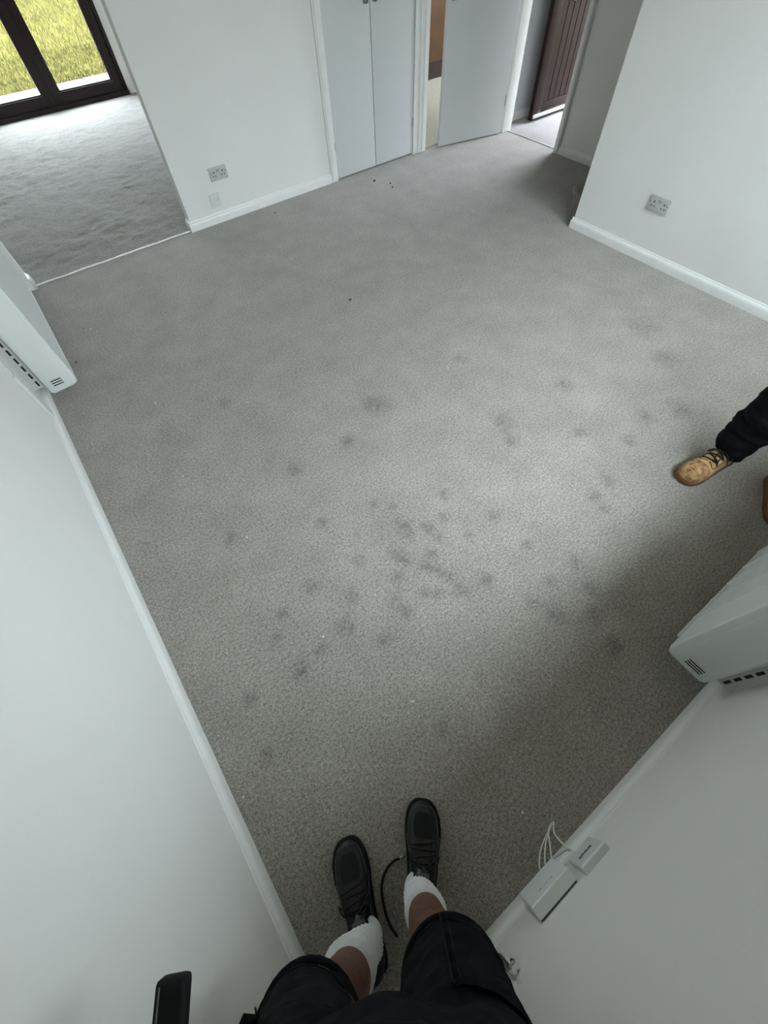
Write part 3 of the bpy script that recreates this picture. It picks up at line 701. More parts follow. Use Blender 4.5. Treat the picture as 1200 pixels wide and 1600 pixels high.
def limb(bm, pts, rad):
    for i, (p, r) in enumerate(zip(pts, rad)):
        ball(bm, p, r)
        if i:
            a = Vector(pts[i-1]); b = Vector(p); d = b-a
            q = d.to_track_quat('Z', 'Y').to_matrix().to_4x4()
            bmesh.ops.create_cone(bm, cap_ends=True, segments=20, radius1=rad[i-1], radius2=r, depth=d.length, matrix=Matrix.Translation((a+b)/2) @ q)
def ell_rings(bm, rings, n=28):
    """rings of (centre, right vector, forward vector)"""
    loft(bm, [[Vector(c)+Vector(u)*math.cos(2*PI*k/n)+Vector(w)*math.sin(2*PI*k/n) for k in range(n)] for c, u, w in rings])

def sneaker(parent, toe, heel, side):
    """side = +1 right shoe, -1 left"""
    toe = Vector((*toe, 0)); heel = Vector((*heel, 0)); d = toe-heel; L = d.length
    sh = bpy.data.objects.new('shoe', None); COL.objects.link(sh); sh.parent = parent
    sh.location = heel; sh.rotation_euler = (0, 0, math.atan2(d.y, d.x)-PI/2)
    def wid(t):
        ks = [(0, .020), (.03, .030), (.10, .036), (.3, .037), (.5, .041), (.68, .050), (.8, .050), (.9, .042), (.96, .030), (.99, .017), (1, .006)]
        for (a, x), (b, y) in zip(ks, ks[1:]):
            if a <= t <= b: return x+(y-x)*(t-a)/(b-a)
    def cen(t): return -side*(0.010*max(0, t-0.35) - 0.004*math.sin(PI*t))
    def hei(t):
        ks = [(0, .060), (.08, .078), (.25, .074), (.4, .082), (.52, .078), (.66, .058), (.8, .042), (.92, .034), (.98, .026), (1, .012)]
        for (a, x), (b, y) in zip(ks, ks[1:]):
            if a <= t <= b: return x+(y-x)*(t-a)/(b-a)
    ts = [0, .02, .05, .1, .2, .3, .4, .5, .6, .68, .75, .82, .88, .92, .95, .975, .99, 1]
    def ring(t, dw=0, dh=0, z0=0.022):
        w = wid(t)+dw; h = hei(t)+dh; pts = []
        for k in range(21):
            a = PI*k/20; c, s_ = math.cos(a), math.sin(a)
            pts.append(Vector((cen(t)+w*math.copysign(abs(c)**0.75, c), t*L, z0+h*abs(s_)**0.8)))
        return pts
    bm = new_bm(); loft(bm, [ring(t) for t in ts]); obj('upper', bm, SHOEM, sh, smooth=True)
    def outline(dw): return [Vector((cen(t)+wid(t)+dw, t*L+(dw if t > .5 else -dw), 0)) for t in ts]+[Vector((cen(t)-wid(t)-dw, t*L+(dw if t > .5 else -dw), 0)) for t in reversed(ts)]
    bm = new_bm(); loft(bm, [[p+Vector((0,0,z)) for p in outline(k)] for z, k in ((0, .002), (.006, .005), (.024, .006), (.030, .002))]); obj('sole', bm, RUBB, sh, auto=40)
    def surf(t, f, lift=0.001):
        w = wid(t)+lift; h = hei(t)+lift; a = PI/2 - f*PI/2; c, s_ = math.cos(a), math.sin(a)
        return Vector((cen(t)+w*math.copysign(abs(c)**0.75, c), t*L, 0.022+h*abs(s_)**0.8))
    # toe piping and dark toe panel
    pts = [surf(t, -0.62) for t in (.70, .76, .82, .87, .91, .94)]+[surf(.955, f) for f in (-.45, -.2, 0, .2, .45)]+[surf(t, .62) for t in (.94, .91, .87, .82, .76, .70)]
    bm = new_bm(); tube(bm, pts, 0.0011, 6, 3); obj('toe_piping', bm, SHOEP, sh, smooth=True)
    bm = new_bm(); rows = [[surf(t, f, 0.0012) for f in (-wf, -wf*.5, 0, wf*.5, wf)] for t, wf in ((.69, .24), (.74, .30), (.80, .32), (.86, .28), (.90, .16))]
    loft(bm, rows, cap=False, closed=False); obj('toe_panel', bm, SHOEV, sh, smooth=True)
    for f in (-1, 1):
        bm = new_bm(); rows = [[surf(t, f*q, 0.0016) for q in (.26, .40, .56)] for t in (.42, .5, .58, .64, .68)]
        loft(bm, rows, cap=False, closed=False); obj('eyelet_panel', bm, SHOEM, sh, smooth=True)
    bm = new_bm(); tube(bm, [surf(t, f, 0.002) for t, f in ((.36, -.62), (.5, -.66), (.62, -.72), (.70, -.9))], 0.0009, 6, 3); tube(bm, [surf(t, f, 0.002) for t, f in ((.36, .62), (.5, .66), (.62, .72), (.70, .9))], 0.0009, 6, 3)
    obj('side_stitching', bm, SHOEP, sh, smooth=True)
    for i in range(5):
        t = .46+i*.048
        bm = new_bm(); tube(bm, [surf(t, f, 0.004) for f in (-.42, -.2, 0, .2, .42)] if i % 2 else [surf(t+f*.05, f, 0.004) for f in (-.42, -.2, 0, .2, .42)], 0.0026, 7, 2)
        obj('lace', bm, LACE, sh, smooth=True)
    bm = new_bm(); top = surf(.47, 0, 0.006)
    for s_ in (-1, 1): tube(bm, [top, top+Vector((s_*.02, .012, .004)), top+Vector((s_*.042, .03, -.012)), top+Vector((s_*.036, .008, -.014)), top+Vector((s_*.01, .0, .002))], 0.0022, 7, 4)
    obj('lace_bow', bm, LACE, sh, smooth=True)
    # tongue and padded collar
    bm = new_bm(); loft(bm, [[Vector((x, y, z)) for x, y, z in ((-.026, yy, zz-.004), (0, yy+.004, zz+.003), (.026, yy, zz-.004), (.024, yy-.008, zz-.008), (0, yy-.006, zz-.004), (-.024, yy-.008, zz-.008))] for yy, zz in ((.50*L, .100), (.45*L, .112), (.41*L, .124), (.39*L, .130))])
    tg = obj('tongue', bm, SHOEM, sh, smooth=True)
    bm = new_bm(); box(bm, -.018, .018, .41*L-.004, .41*L+.010, .1225, .1300, 0.002, 2, None); obj('tongue_label', bm, SHOEP, tg, auto=40)
    bm = new_bm(); tube(bm, [Vector((cen(.2)+.036*math.cos(a), .20*L+.060*math.sin(a), .098+.012*math.sin(a))) for a in [2*PI*k/20 for k in range(21)]], 0.009, 10, 1, cap=False); obj('collar', bm, SHOEM, sh, smooth=True)
    return sh
def sock(parent, pts, rads, m=SOCKM):
    pts = [Vector(p) for p in pts]; n = 96; bm = new_bm(); rings = []
    K = 22
    def at(u):
        f = u*(len(pts)-1); i = min(int(f), len(pts)-2); return pts[i].lerp(pts[i+1], f-i), rads[i]+(rads[i+1]-rads[i])*(f-i)
    for j in range(K+1):
        u = j/K; c, r = at(u); d = (at(min(1, u+.05))[0]-at(max(0, u-.05))[0]).normalized()
        x = Vector((1,0,0)); x = (x-d*x.dot(d)).normalized(); y = d.cross(x)
        amp = 0.0014*min(1, u*3)*(1 if u < .93 else 0.35); bulge = 0.0025*math.sin(u*23)*(1-u)
        rings.append([c+(x*math.cos(2*PI*k/n)+y*math.sin(2*PI*k/n))*(r+bulge+amp*math.cos(32*2*PI*k/n)) for k in range(n)])
    loft(bm, rings); return obj('sock', bm, m, parent, smooth=True)

F1 = Vector((0.55, 0.835, 0)); R1 = Vector((0.835, -0.55, 0))
p1 = empty('person', (-0.23, -0.28, 0), 'person taking the picture, in black cargo shorts, white socks and black trainers', 'person')
P1 = Vector((-0.23, -0.28, 0))
def rel(p): return Vector((*p, 0)[:3])-P1
aL, kL, hL = rel((-0.322, -0.268, 0.09)), rel((-0.350, -0.225, 0.50)), rel((-0.325, -0.240, 0.92))
aR, kR, hR = rel((-0.146, -0.275, 0.09)), rel((-0.138, -0.312, 0.50)), rel((-0.150, -0.345, 0.92))
pel = rel((-0.235, -0.290, 0.96)); che = rel((-0.268, -0.330, 1.28)); nek = rel((-0.272, -0.335, 1.47)); hed = rel((-0.250, -0.300, 1.63))
def head_prims(bm, c, f, r):
    q = Matrix(((r.x, f.x, 0, 0), (r.y, f.y, 0, 0), (0, 0, 1, 0), (0, 0, 0, 1)))
    ball(bm, c+Vector((0,0,.025)), 0.1, (.78, .97, 1.0), q)
    ball(bm, c+f*.02+Vector((0,0,-.045)), 0.075, (.82, .95, .95), q)
    ball(bm, c+f*.055+Vector((0,0,-.085)), 0.03, (1.1, .9, .8), q)
    limb(bm, [c+f*.092+Vector((0,0,.012)), c+f*.108+Vector((0,0,-.022))], [.008, .014])
    limb(bm, [c+f*.083-r*.020+Vector((0,0,-.058)), c+f*.089+Vector((0,0,-.056)), c+f*.083+r*.020+Vector((0,0,-.058))], [.007, .009, .007])
    for s in (-1, 1):
        ball(bm, c+r*(.079*s)+Vector((0,0,-.012)), 0.03, (.35, .7, 1.05), q)
        limb(bm, [c+f*.084+r*(.018*s)+Vector((0,0,.030)), c+f*.076+r*(.048*s)+Vector((0,0,.030))], [.009, .008])
def hand_prims(bm, wrist, d, palm_n, thumb_side, curl=0.5, size=1.0):
    """d: wrist->finger direction, palm_n: out of the palm; fingers curl towards palm_n"""
    d = d.normalized(); n = (palm_n-d*palm_n.dot(d)).normalized(); s = d.cross(n)*thumb_side
    z = size
    pc = wrist+d*.05*z
    q = Matrix(((s.x, d.x, n.x, 0), (s.y, d.y, n.y, 0), (s.z, d.z, n.z, 0), (0,0,0,1)))
    ball(bm, pc, 0.05*z, (.82, 1.0, .34), q)
    tips = []
    for i, ln in enumerate((.068, .076, .070, .055)):
        b = wrist+d*.088*z+s*((.030-.020*i)*z)
        dd = (d+n*curl).normalized(); b2 = b+dd*ln*.45*z
        d2 = (d*(1-curl)+n*curl*1.6).normalized(); b3 = b2+d2*ln*.32*z
        d3_ = (d*(.6-curl)+n*curl*1.9).normalized(); b4 = b3+d3_*ln*.25*z
        limb(bm, [b-d*.02*z, b, b2, b3, b4], [.0095*z, .0095*z, .0088*z, .0082*z, .0072*z]); tips.append((b4, d3_))
    t0 = wrist+d*.030*z+s*.030*z; t1 = t0+(s*.7+d*.5+n*.4).normalized()*.038*z; t2 = t1+(d*.7+n*.8*curl+s*.1).normalized()*.030*z
    limb(bm, [t0, t1, t2], [.013*z, .011*z, .009*z])
    return tips
bm = new_bm()
limb(bm, [aL-Vector((0,0,.03)), aL+Vector((0,0,.02)), aL.lerp(kL, .3), aL.lerp(kL, .68)-F1*.012, kL, kL.lerp(hL, .4), hL], [.034, .036, .042, .056, .056, .074, .088])
limb(bm, [aR-Vector((0,0,.03)), aR+Vector((0,0,.02)), aR.lerp(kR, .3), aR.lerp(kR, .68)-F1*.012, kR, kR.lerp(hR, .4), hR], [.034, .036, .042, .056, .056, .074, .088])
for a, s in ((aL, Vector((.28, .96, 0))), (aR, Vector((.70, .71, 0)))): limb(bm, [a-Vector((0,0,.045))-s*.05, a-Vector((0,0,.035)), a+s*.12-Vector((0,0,.052))], [.026, .034, .022])
ell_rings(bm, [(pel-Vector((0,0,.10)), R1*.15, F1*.09), (pel, R1*.165, F1*.105), (pel+Vector((0,0,.12)), R1*.15, F1*.10), (che-Vector((0,0,.05)), R1*.165, F1*.11), (che+Vector((0,0,.10)), R1*.16, F1*.095), (nek-Vector((0,0,.03)), R1*.07, F1*.06)])
shL = che+Vector((0,0,.13))-R1*.165; shR = che+Vector((0,0,.13))+R1*.165
elL = rel((-0.440, -0.275, 1.14)); wrL = rel((-0.418, -0.190, 0.965))
elR = rel((-0.105, -0.385, 1.25)); wrR = rel((-0.075, -0.195, 1.50))
limb(bm, [che+Vector((0,0,.12))-R1*.10, shL, elL, wrL], [.055, .050, .040, .027])
limb(bm, [che+Vector((0,0,.12))+R1*.10, shR, elR, wrR], [.055, .050, .040, .027])
hand_prims(bm, wrL, Vector((.32, .80, -.30)), Vector((.9, -.35, .1)), -1, .55)
hand_prims(bm, wrR, Vector((.12, .45, .45)), Vector((-.3, .6, -.3)), 1, .45)
limb(bm, [nek-Vector((0,0,.05)), nek, hed-Vector((0,0,.06))], [.062, .056, .056])
head_prims(bm, hed, F1, R1)
fuse('body', bm, 0.006, SKIN, p1, 3)
# hair
def hair_cap(c, f, r, parent):
    bm = new_bm(); q = Matrix(((r.x, f.x, 0, 0), (r.y, f.y, 0, 0), (0, 0, 1, 0), (0,0,0,1)))
    ball(bm, c+Vector((0,0,.034))-f*.012, 0.102, (.81, .97, .98), q)
    lo = [v for v in bm.verts if (v.co-c).dot(f) > .045 and v.co.z < c.z+.075 or v.co.z < c.z-.035]
    bmesh.ops.delete(bm, geom=lo, context='VERTS'); obj('hair', bm, HAIR, parent, smooth=True)
    for s in (-1, 1):
        bm = new_bm(); ball(bm, c+f*.079+r*(.031*s)+Vector((0,0,.012)), 0.0115, (1.2, .7, .7), q); e = obj('eye', bm, EYEM, parent, smooth=True)
        bm = new_bm(); ball(bm, c+f*.0875+r*(.031*s)+Vector((0,0,.012)), 0.0046, (1, .4, 1), q); obj('iris', bm, HAIR, e, smooth=True)
hair_cap(hed, F1, R1, p1)
# shorts
def fold(seed, amp, fx=9.0, fz=16.0):
    def f(co): return amp*noise.fractal(Vector((co.x*fx, co.y*fx, co.z*fz+seed)), 0.8, 2.0, 3)
    return f
def hemc(k, out): return k + (Vector((0,0,.06)) - F1*.010 - R1*.022 if out < 0 else Vector((0,0,.05)) - F1*.010 + R1*.012)
bm = new_bm()
def leg_cloth(k, h, top, out):
    k = hemc(k, out)
    ell_rings(bm, [(k, R1*.086, F1*.092), (k.lerp(h, .15), R1*.090, F1*.096), (k.lerp(h, .40), R1*.096, F1*.100), (k.lerp(h, .72), R1*.102, F1*.104), (h+Vector((0,0,.02)), R1*.100, F1*.105)])
leg_cloth(kL, hL, .9, -1); leg_cloth(kR, hR, .9, 1)
ell_rings(bm, [(pel+Vector((0,0,-.17)), R1*.15, F1*.085), (pel+Vector((0,0,-.10)), R1*.178, F1*.115), (pel, R1*.182, F1*.118), (pel+Vector((0,0,.08)), R1*.17, F1*.110)])
shorts = fuse('shorts', bm, 0.007, SHORTM, p1, 5, fold(3.0, 0.010))
def hem(k):
    bm = new_bm(); tube(bm, [k+Vector((0,0,.008))+R1*(.089*math.cos(a))+F1*(.095*math.sin(a)) for a in [2*PI*i/32 for i in range(33)]], 0.0065, 8, 1, cap=False); obj('hem', bm, SHORTM, shorts, smooth=True)
    bm = new_bm(); tube(bm, [k+Vector((0,0,.045))+R1*(.0925*math.cos(a))+F1*(.0985*math.sin(a)) for a in [2*PI*i/32 for i in range(33)]], 0.0014, 6, 1, cap=False); obj('seam', bm, POCKM, shorts, smooth=True)
hem(hemc(kL, -1)); hem(hemc(kR, 1))
def cargo(k, h, sgn, label, u0=.06, u1=.78):
    bm = new_bm(); rings = []
    for u in [u0+(u1-u0)*i/8 for i in range(9)]:
        c = k.lerp(h, u); row = []
        rr = .092+.012*u
        for a in [(-.10+.82*j/8) for j in range(9)]:
            ang = PI/2-a*1.35 if sgn > 0 else PI/2+a*1.35
            wob = .005*noise.noise(Vector((u*7, a*4, sgn*3)))
            row.append(c+R1*(rr+.004+wob)*math.cos(ang)+F1*(rr+.006+wob)*math.sin(ang))
        rings.append(row)
    loft(bm, rings, cap=False, closed=False)
    bmesh.ops.solidify(bm, geom=bm.faces[:], thickness=-0.006)
    o = obj('cargo_pocket', bm, POCKM, shorts, smooth=True); o['label'] = label
    bm = new_bm(); tube(bm, [r[0]+F1*.004 for r in rings], 0.0022, 6, 2); tube(bm, [r[0]+R1*(.012*sgn)+F1*.004 for r in rings], 0.0012, 6, 2); obj('pocket_piping', bm, SHORTM, o, smooth=True)
cargo(hemc(kR, 1), hR, 1, 'charcoal cargo pocket with faint white marks')
# flap standing off the left thigh with a zip
bm = new_bm()
c0 = rel((-0.372, -0.112, 0.74))
rows = []
for i in range(6):
    u = i/5
    rows.append([c0+Vector((-.010-.022*u, -.006-.028*u, .03-.10*u))+(R1*x+F1*y) for x, y in ((-.034*u-.006, -.004), (-.02*u, .010+.004*u), (0.004, .018), (.010, .004), (-.004, -.012))])
loft(bm, rows); fp = obj('pocket_flap', bm, SHORTM, shorts, smooth=True)
bm = new_bm(); tube(bm, [c0+R1*.012+F1*.014+Vector((-.002, -.004, .02)), c0+R1*.010+F1*.010+Vector((-.016, -.014, -.02)), c0+R1*.006+Vector((-.026, -.024, -.05))], 0.0016, 6, 3); obj('zip_pull', bm, CHROME, fp, smooth=True)
# t-shirt
bm = new_bm()
ell_rings(bm, [(pel+Vector((0,0,-.055))+F1*.0, R1*.178, F1*.116), (pel+Vector((0,0,.0)), R1*.185, F1*.118), (pel+Vector((0,0,.12)), R1*.175, F1*.118), (che-Vector((0,0,.05)), R1*.185, F1*.124), (che+Vector((0,0,.10)), R1*.180, F1*.108), (nek-Vector((0,0,.035)), R1*.085, F1*.075)])
limb(bm, [che+Vector((0,0,.11))-R1*.10, shL, shL.lerp(elL, .6)], [.062, .064, .058]); limb(bm, [che+Vector((0,0,.11))+R1*.10, shR, shR.lerp(elR, .6)], [.062, .064, .058])
fuse('t_shirt', bm, 0.009, TEEM, p1, 4, fold(8.0, 0.004, 6, 8))
# socks and shoes
sock(p1, [aL+Vector((.004, .01, -.03)), aL+Vector((0, .0, .03)), aL.lerp(kL, .25), aL.lerp(kL, .56)], [.040, .043, .047, .061])
sock(p1, [aR+Vector((.006, .006, -.03)), aR+Vector((0, .0, .03)), aR.lerp(kR, .16), aR.lerp(kR, .36)], [.040, .043, .046, .053])
s1 = sneaker(p1, rel((-0.262, -0.052)).xy, rel((-0.352, -0.345)).xy, -1)
s2 = sneaker(p1, rel((0.002, -0.122)).xy, rel((-0.196, -0.338)).xy, 1)
# device held in the left hand
hd = empty('handheld_device', (-0.368, -0.030, 0.93), 'black rounded handheld device at the lower left edge', 'device', rz=-0.5)
bm = new_bm(); box(bm, -.019, .019, -.062, .026, -.012, .012, .009, 4); obj('casing', bm, RUBB, hd, smooth=True)
bm = new_bm(); tube(bm, [(-.012, .020, .012), (-.012, -.056, .012)], 0.0012, 6, 1); obj('ridge', bm, SHOEP, hd, smooth=True)

# second person
F2 = Vector((-0.95, -0.20, 0)).normalized(); R2 = Vector((F2.y, -F2.x, 0))
P2 = Vector((2.07, -0.05, 0))
p2 = empty('person', P2, 'person at the right edge in black trousers and scuffed tan lace-up boots', 'person')
def rel2(p): return Vector((*p, 0)[:3])-P2
bA, bK, bH = rel2((2.005, 0.072, .10)), rel2((2.02, 0.055, .50)), rel2((2.10, 0.040, .93))
cA, cK, cH = rel2((2.055, -0.180, .10)), rel2((2.055, -0.175, .50)), rel2((2.13, -0.13, .93))
pe2 = rel2((2.12, -0.045, .98)); ch2 = rel2((2.11, -0.047, 1.33)); nk2 = rel2((2.115, -0.046, 1.52)); hd2 = rel2((2.09, -0.05, 1.68))
bm = new_bm()
for a, k, h in ((bA, bK, bH), (cA, cK, cH)): limb(bm, [a-Vector((0,0,.05)), a.lerp(k, .3), a.lerp(k, .7), k, h], [.034, .045, .056, .056, .088])
ell_rings(bm, [(pe2-Vector((0,0,.10)), R2*.15, F2*.09), (pe2, R2*.165, F2*.105), (pe2+Vector((0,0,.14)), R2*.15, F2*.10), (ch2-Vector((0,0,.05)), R2*.165, F2*.11), (ch2+Vector((0,0,.10)), R2*.165, F2*.095), (nk2-Vector((0,0,.03)), R2*.07, F2*.06)])
sl2 = ch2+Vector((0,0,.13))-R2*.175; sr2 = ch2+Vector((0,0,.13))+R2*.175
el2 = sl2-R2*.04+Vector((0,0,-.29))-F2*.02; er2 = sr2+R2*.04+Vector((0,0,-.29))-F2*.02
wl2 = el2+F2*.07+Vector((0,0,-.24)); wr2 = er2+F2*.07+Vector((0,0,-.24))
limb(bm, [ch2+Vector((0,0,.12))-R2*.10, sl2, el2, wl2], [.055, .050, .040, .027]); limb(bm, [ch2+Vector((0,0,.12))+R2*.10, sr2, er2, wr2], [.055, .050, .040, .027])
hand_prims(bm, wl2, Vector((0,0,-1))+F2*.2, R2, 1, .3); hand_prims(bm, wr2, Vector((0,0,-1))+F2*.2, -R2, -1, .3)
limb(bm, [nk2-Vector((0,0,.05)), nk2, hd2-Vector((0,0,.06))], [.062, .056, .056]); head_prims(bm, hd2, F2, R2)
fuse('body', bm, 0.006, SKIN, p2, 3)
hair_cap(hd2, F2, R2, p2)
bm = new_bm()
def trouser(a, k, h):
    ell_rings(bm, [(a+Vector((0,0,.002))+F2*.012, R2*.068, F2*.080), (a+Vector((0,0,.05))+F2*.004, R2*.078, F2*.084), (a.lerp(k, .35), R2*.086, F2*.088), (a.lerp(k, .7), R2*.090, F2*.094), (k, R2*.092, F2*.096), (k.lerp(h, .5), R2*.100, F2*.108), (h+Vector((0,0,.03)), R2*.100, F2*.112)])
trouser(bA, bK, bH); trouser(cA, cK, cH)
ell_rings(bm, [(pe2+Vector((0,0,-.16)), R2*.14, F2*.085), (pe2+Vector((0,0,-.08)), R2*.182, F2*.118), (pe2+Vector((0,0,.03)), R2*.180, F2*.118), (pe2+Vector((0,0,.09)), R2*.165, F2*.110)])
fuse('trousers', bm, 0.008, TROUS, p2, 4, fold(21.0, 0.014, 8, 20))
bm = new_bm()
ell_rings(bm, [(pe2+Vector((0,0,.0)), R2*.188, F2*.128), (pe2+Vector((0,0,.12)), R2*.176, F2*.118), (ch2-Vector((0,0,.05)), R2*.186, F2*.124), (ch2+Vector((0,0,.10)), R2*.184, F2*.108), (nk2-Vector((0,0,.035)), R2*.085, F2*.075)])
limb(bm, [ch2+Vector((0,0,.11))-R2*.10, sl2, el2, el2.lerp(wl2, .8)], [.062, .062, .052, .040]); limb(bm, [ch2+Vector((0,0,.11))+R2*.10, sr2, er2, er2.lerp(wr2, .8)], [.062, .062, .052, .040])
fuse('sweatshirt', bm, 0.009, TROUS, p2, 4, fold(33.0, 0.005, 6, 9))
def boot(parent, toe, heel, ankle_top, side):
    toe = Vector((*toe, 0)); heel = Vector((*heel, 0)); d = toe-heel; L = d.length
    sh = bpy.data.objects.new('boot', None); COL.objects.link(sh); sh.parent = parent
    sh.location = heel; sh.rotation_euler = (0, 0, math.atan2(d.y, d.x)-PI/2)
    def interp(ks, t):
        for (a, x), (b, y) in zip(ks, ks[1:]):
            if a <= t <= b: return x+(y-x)*(t-a)/(b-a)
        return ks[-1][1]
    W = [(0, .018), (.03, .030), (.10, .038), (.3, .038), (.5, .043), (.68, .053), (.8, .055), (.9, .049), (.96, .036), (.99, .020), (1, .008)]
    Hh = [(0, .08), (.08, .115), (.3, .125), (.42, .112), (.52, .090), (.62, .072), (.72, .062), (.84, .060), (.92, .052), (.97, .036), (1, .015)]
    cen = lambda t: -side*(0.012*max(0, t-0.35)-0.004*math.sin(PI*t))
    ts = [0, .02, .05, .1, .2, .3, .38, .45, .52, .58, .64, .7, .76, .82, .88, .92, .95, .975, .99, 1]
    def surf(t, f, lift=0.001):
        w = interp(W, t)+lift; h = interp(Hh, t)+lift; a = PI/2-f*PI/2; c, s_ = math.cos(a), math.sin(a)
        return Vector((cen(t)+w*math.copysign(abs(c)**0.7, c), t*L, 0.024+h*abs(s_)**0.78))
    bm = new_bm(); loft(bm, [[surf(t, f, 0) for f in [1-2*k/24 for k in range(25)]] for t in ts])
    limb(bm, [(0, .23*L, .10), (0, .22*L, .20)], [.046, .048])
    obj('upper', bm, TAN, sh, smooth=True)
    def outline(dw): return [Vector((cen(t)+interp(W, t)+dw, t*L+(dw if t > .5 else -dw), 0)) for t in ts]+[Vector((cen(t)-interp(W, t)-dw, t*L+(dw if t > .5 else -dw), 0)) for t in reversed(ts)]
    bm = new_bm(); loft(bm, [[p+Vector((0,0,z)) for p in outline(k)] for z, k in ((0, .001), (.008, .004), (.024, .004), (.030, .001))]); obj('sole', bm, TANSOLE, sh, auto=40)
    bm = new_bm(); rows = [[surf(t, f*.98, 0.0012) for f in [-1+2*k/16 for k in range(17)]] for t in (.70, .74, .78, .82, .86, .90, .93, .96, .98, .995)]
    loft(bm, rows, cap=False, closed=False); tc_ = obj('toe_cap', bm, TOEST, sh, smooth=True); tc_['label'] = 'toe cap scuffed dark brown'
    # dark stitched edge of the lace panel
    bm = new_bm()
    for s_ in (-1, 1): tube(bm, [surf(t, f*s_, .0015) for t, f in ((.36, .50), (.46, .52), (.56, .50), (.64, .46), (.67, .34), (.655, .16), (.64, .02))], 0.0016, 6, 3)
    obj('panel_stitching', bm, LACE, sh, smooth=True)
    for i in range(6):
        t = .40+i*.042; bm = new_bm()
        sgn = 1 if i % 2 else -1
        tube(bm, [surf(t+sgn*f*.06, f, .004) for f in (-.36, -.18, 0, .18, .36)], 0.0036, 7, 2); obj('lace', bm, LACE, sh, smooth=True)
    bm = new_bm(); top = surf(.47, 0, .007)
    tube(bm, [top, top+Vector((side*.028, .000, .0)), top+Vector((side*.056, .012, -.026)), top+Vector((side*.058, -.016, -.024)), top+Vector((side*.026, -.012, .0)), top], 0.0032, 7, 4)
    tube(bm, [top, top+Vector((-side*.022, .012, .002)), top+Vector((-side*.040, .034, -.014)), top+Vector((-side*.034, .004, -.010)), top], 0.0032, 7, 4)
    tube(bm, [top, top+Vector((side*.020, .03, -.002)), top+Vector((side*.030, .055, -.018)), top+Vector((side*.040, .060, -.024))], 0.0030, 7, 4)
    tube(bm, [top, top+Vector((.002, .03, -.004)), top+Vector((side*.012, .05, -.016)), top+Vector((side*.020, .056, -.020))], 0.0030, 7, 4)
    obj('lace_bow', bm, LACE, sh, smooth=True)
    return sh
boot(p2, rel2((1.760, 0.112)).xy, rel2((2.055, 0.060)).xy, None, -1)
boot(p2, rel2((1.862, -0.292)).xy, rel2((2.110, -0.140)).xy, None, 1)

# ------------------------------------------------------------------ small things on the floor
bm = new_bm()
tube(bm, [(-0.150, -0.192, .004), (-0.172, -0.186, .004), (-0.205, -0.190, .004), (-0.236, -0.212, .004), (-0.256, -0.250, .004), (-0.266, -0.290, .004), (-0.264, -0.325, .004)], 0.0036, 8, 5)
cd = obj('black_cord', bm, LACE, None, smooth=True); tag(cd, 'thin black cord curving over the carpet between the black trainers', 'cord')
bm = new_bm(); tube(bm, [(-0.137, -0.196, .004), (-0.152, -0.191, .0045)], 0.0045, 8, 1); t_ = obj('metal_tip', bm, CHROME, cd, smooth=True)
def crumb_mesh(name, m, seed):
    bm = new_bm(); bmesh.ops.create_icosphere(bm, subdivisions=1, radius=1.0)
    for v in bm.verts: v.co *= 1+.45*noise.noise(v.co*1.3+Vector((seed, 0, 0))); v.co.z *= .6
    me = bpy.data.meshes.new(name); bm.to_mesh(me); bm.free(); me.materials.append(m); return me
def crumbs(name, m, items, size, group):
    me = crumb_mesh(name, m, len(items)*1.7)
    for x, y, label in items:
        o = bpy.data.objects.new(name, me); COL.objects.link(o)
        s = size*random.uniform(.7, 1.3); o.scale = (s, s*random.uniform(.6, 1.2), s); o.rotation_euler = (0, 0, random.uniform(0, 6)); o.location = (x, y, s*.35)
        tag(o, label, 'crumb', group)
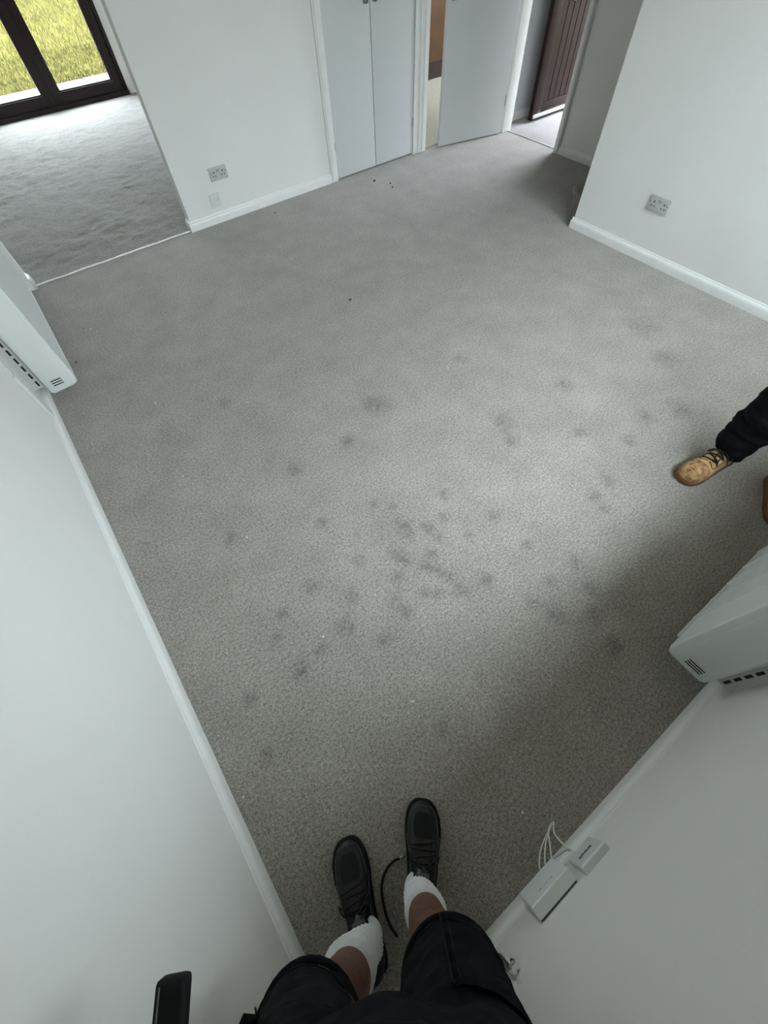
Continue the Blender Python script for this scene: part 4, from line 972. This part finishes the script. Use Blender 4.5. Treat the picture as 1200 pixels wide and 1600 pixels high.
crumbs('plaster_crumb', CRUMBW, [
    (0.023, 0.524, 'tiny white crumb on the carpet just left below the cluster of dark stains'),
    (-0.125, 3.160, 'tiny white crumb on the carpet right of the left heater, left of a close pair'),
    (-0.097, 3.111, 'tiny white crumb on the carpet right of the left heater, right of a close pair'),
    (-0.033, 2.218, 'tiny white crumb on the carpet just below and right of the left heater'),
    (-0.210, 1.846, 'tiny white crumb near the left skirting, upper of two below the heater'),
    (-0.111, 1.628, 'tiny white crumb near the left skirting, lower of two below the heater'),
    (0.811, -0.238, 'tiny white crumb on dark carpet left of the ribbed heater'),
    (1.344, 0.028, 'tiny white crumb on the carpet above the ribbed heater'),
    (0.158, 0.129, 'tiny white crumb on the carpet midway between the stains and the right trainer'),
    (0.234, -0.335, 'tiny white crumb on the carpet close to the router boxes'),
    (1.339, 3.047, 'tiny white crumb on the carpet in front of the far double socket'),
    (1.445, 1.400, 'tiny white crumb alone in the bright middle of the carpet'),
    (-0.273, 3.029, 'tiny white crumb on the carpet hugging the front of the left heater'),
    (-0.278, 2.726, 'tiny white crumb on the carpet beside the near end of the left heater'),
    (-0.251, 3.686, 'tiny white crumb on the carpet just inside the white threshold strip'),
    (-0.472, 0.241, 'tiny white crumb against the left skirting level with the trainers'),
    (-0.014, 1.113, 'tiny white crumb on the carpet halfway down the left side of the room')], 0.004, 'white crumbs scattered on the carpet')
crumbs('dark_crumb', CRUMBD, [
    (1.384, 2.329, 'small black speck alone in the upper middle of the carpet'),
    (2.592, 3.705, 'small black speck on the carpet closest to the cupboard doors'),
    (2.668, 3.566, 'small black speck before the cupboard, upper of the close pair'),
    (2.634, 3.493, 'small black speck before the cupboard, lower of the close pair'),
    (1.603, 3.771, 'small black speck on the carpet by the far skirting below the socket')], 0.009, 'black specks on the carpet')
crumbs('carpet_fluff', CRUMBG, [
    (-0.160, 3.20, 'little grey ball of fluff beside two white crumbs near the left heater'),
    (-0.335, 3.496, 'little grey ball of fluff by the far end of the left heater'),
    (-0.293, 2.880, 'little grey ball of fluff by the near end of the left heater')], 0.009, 'grey fluff balls near the left heater')
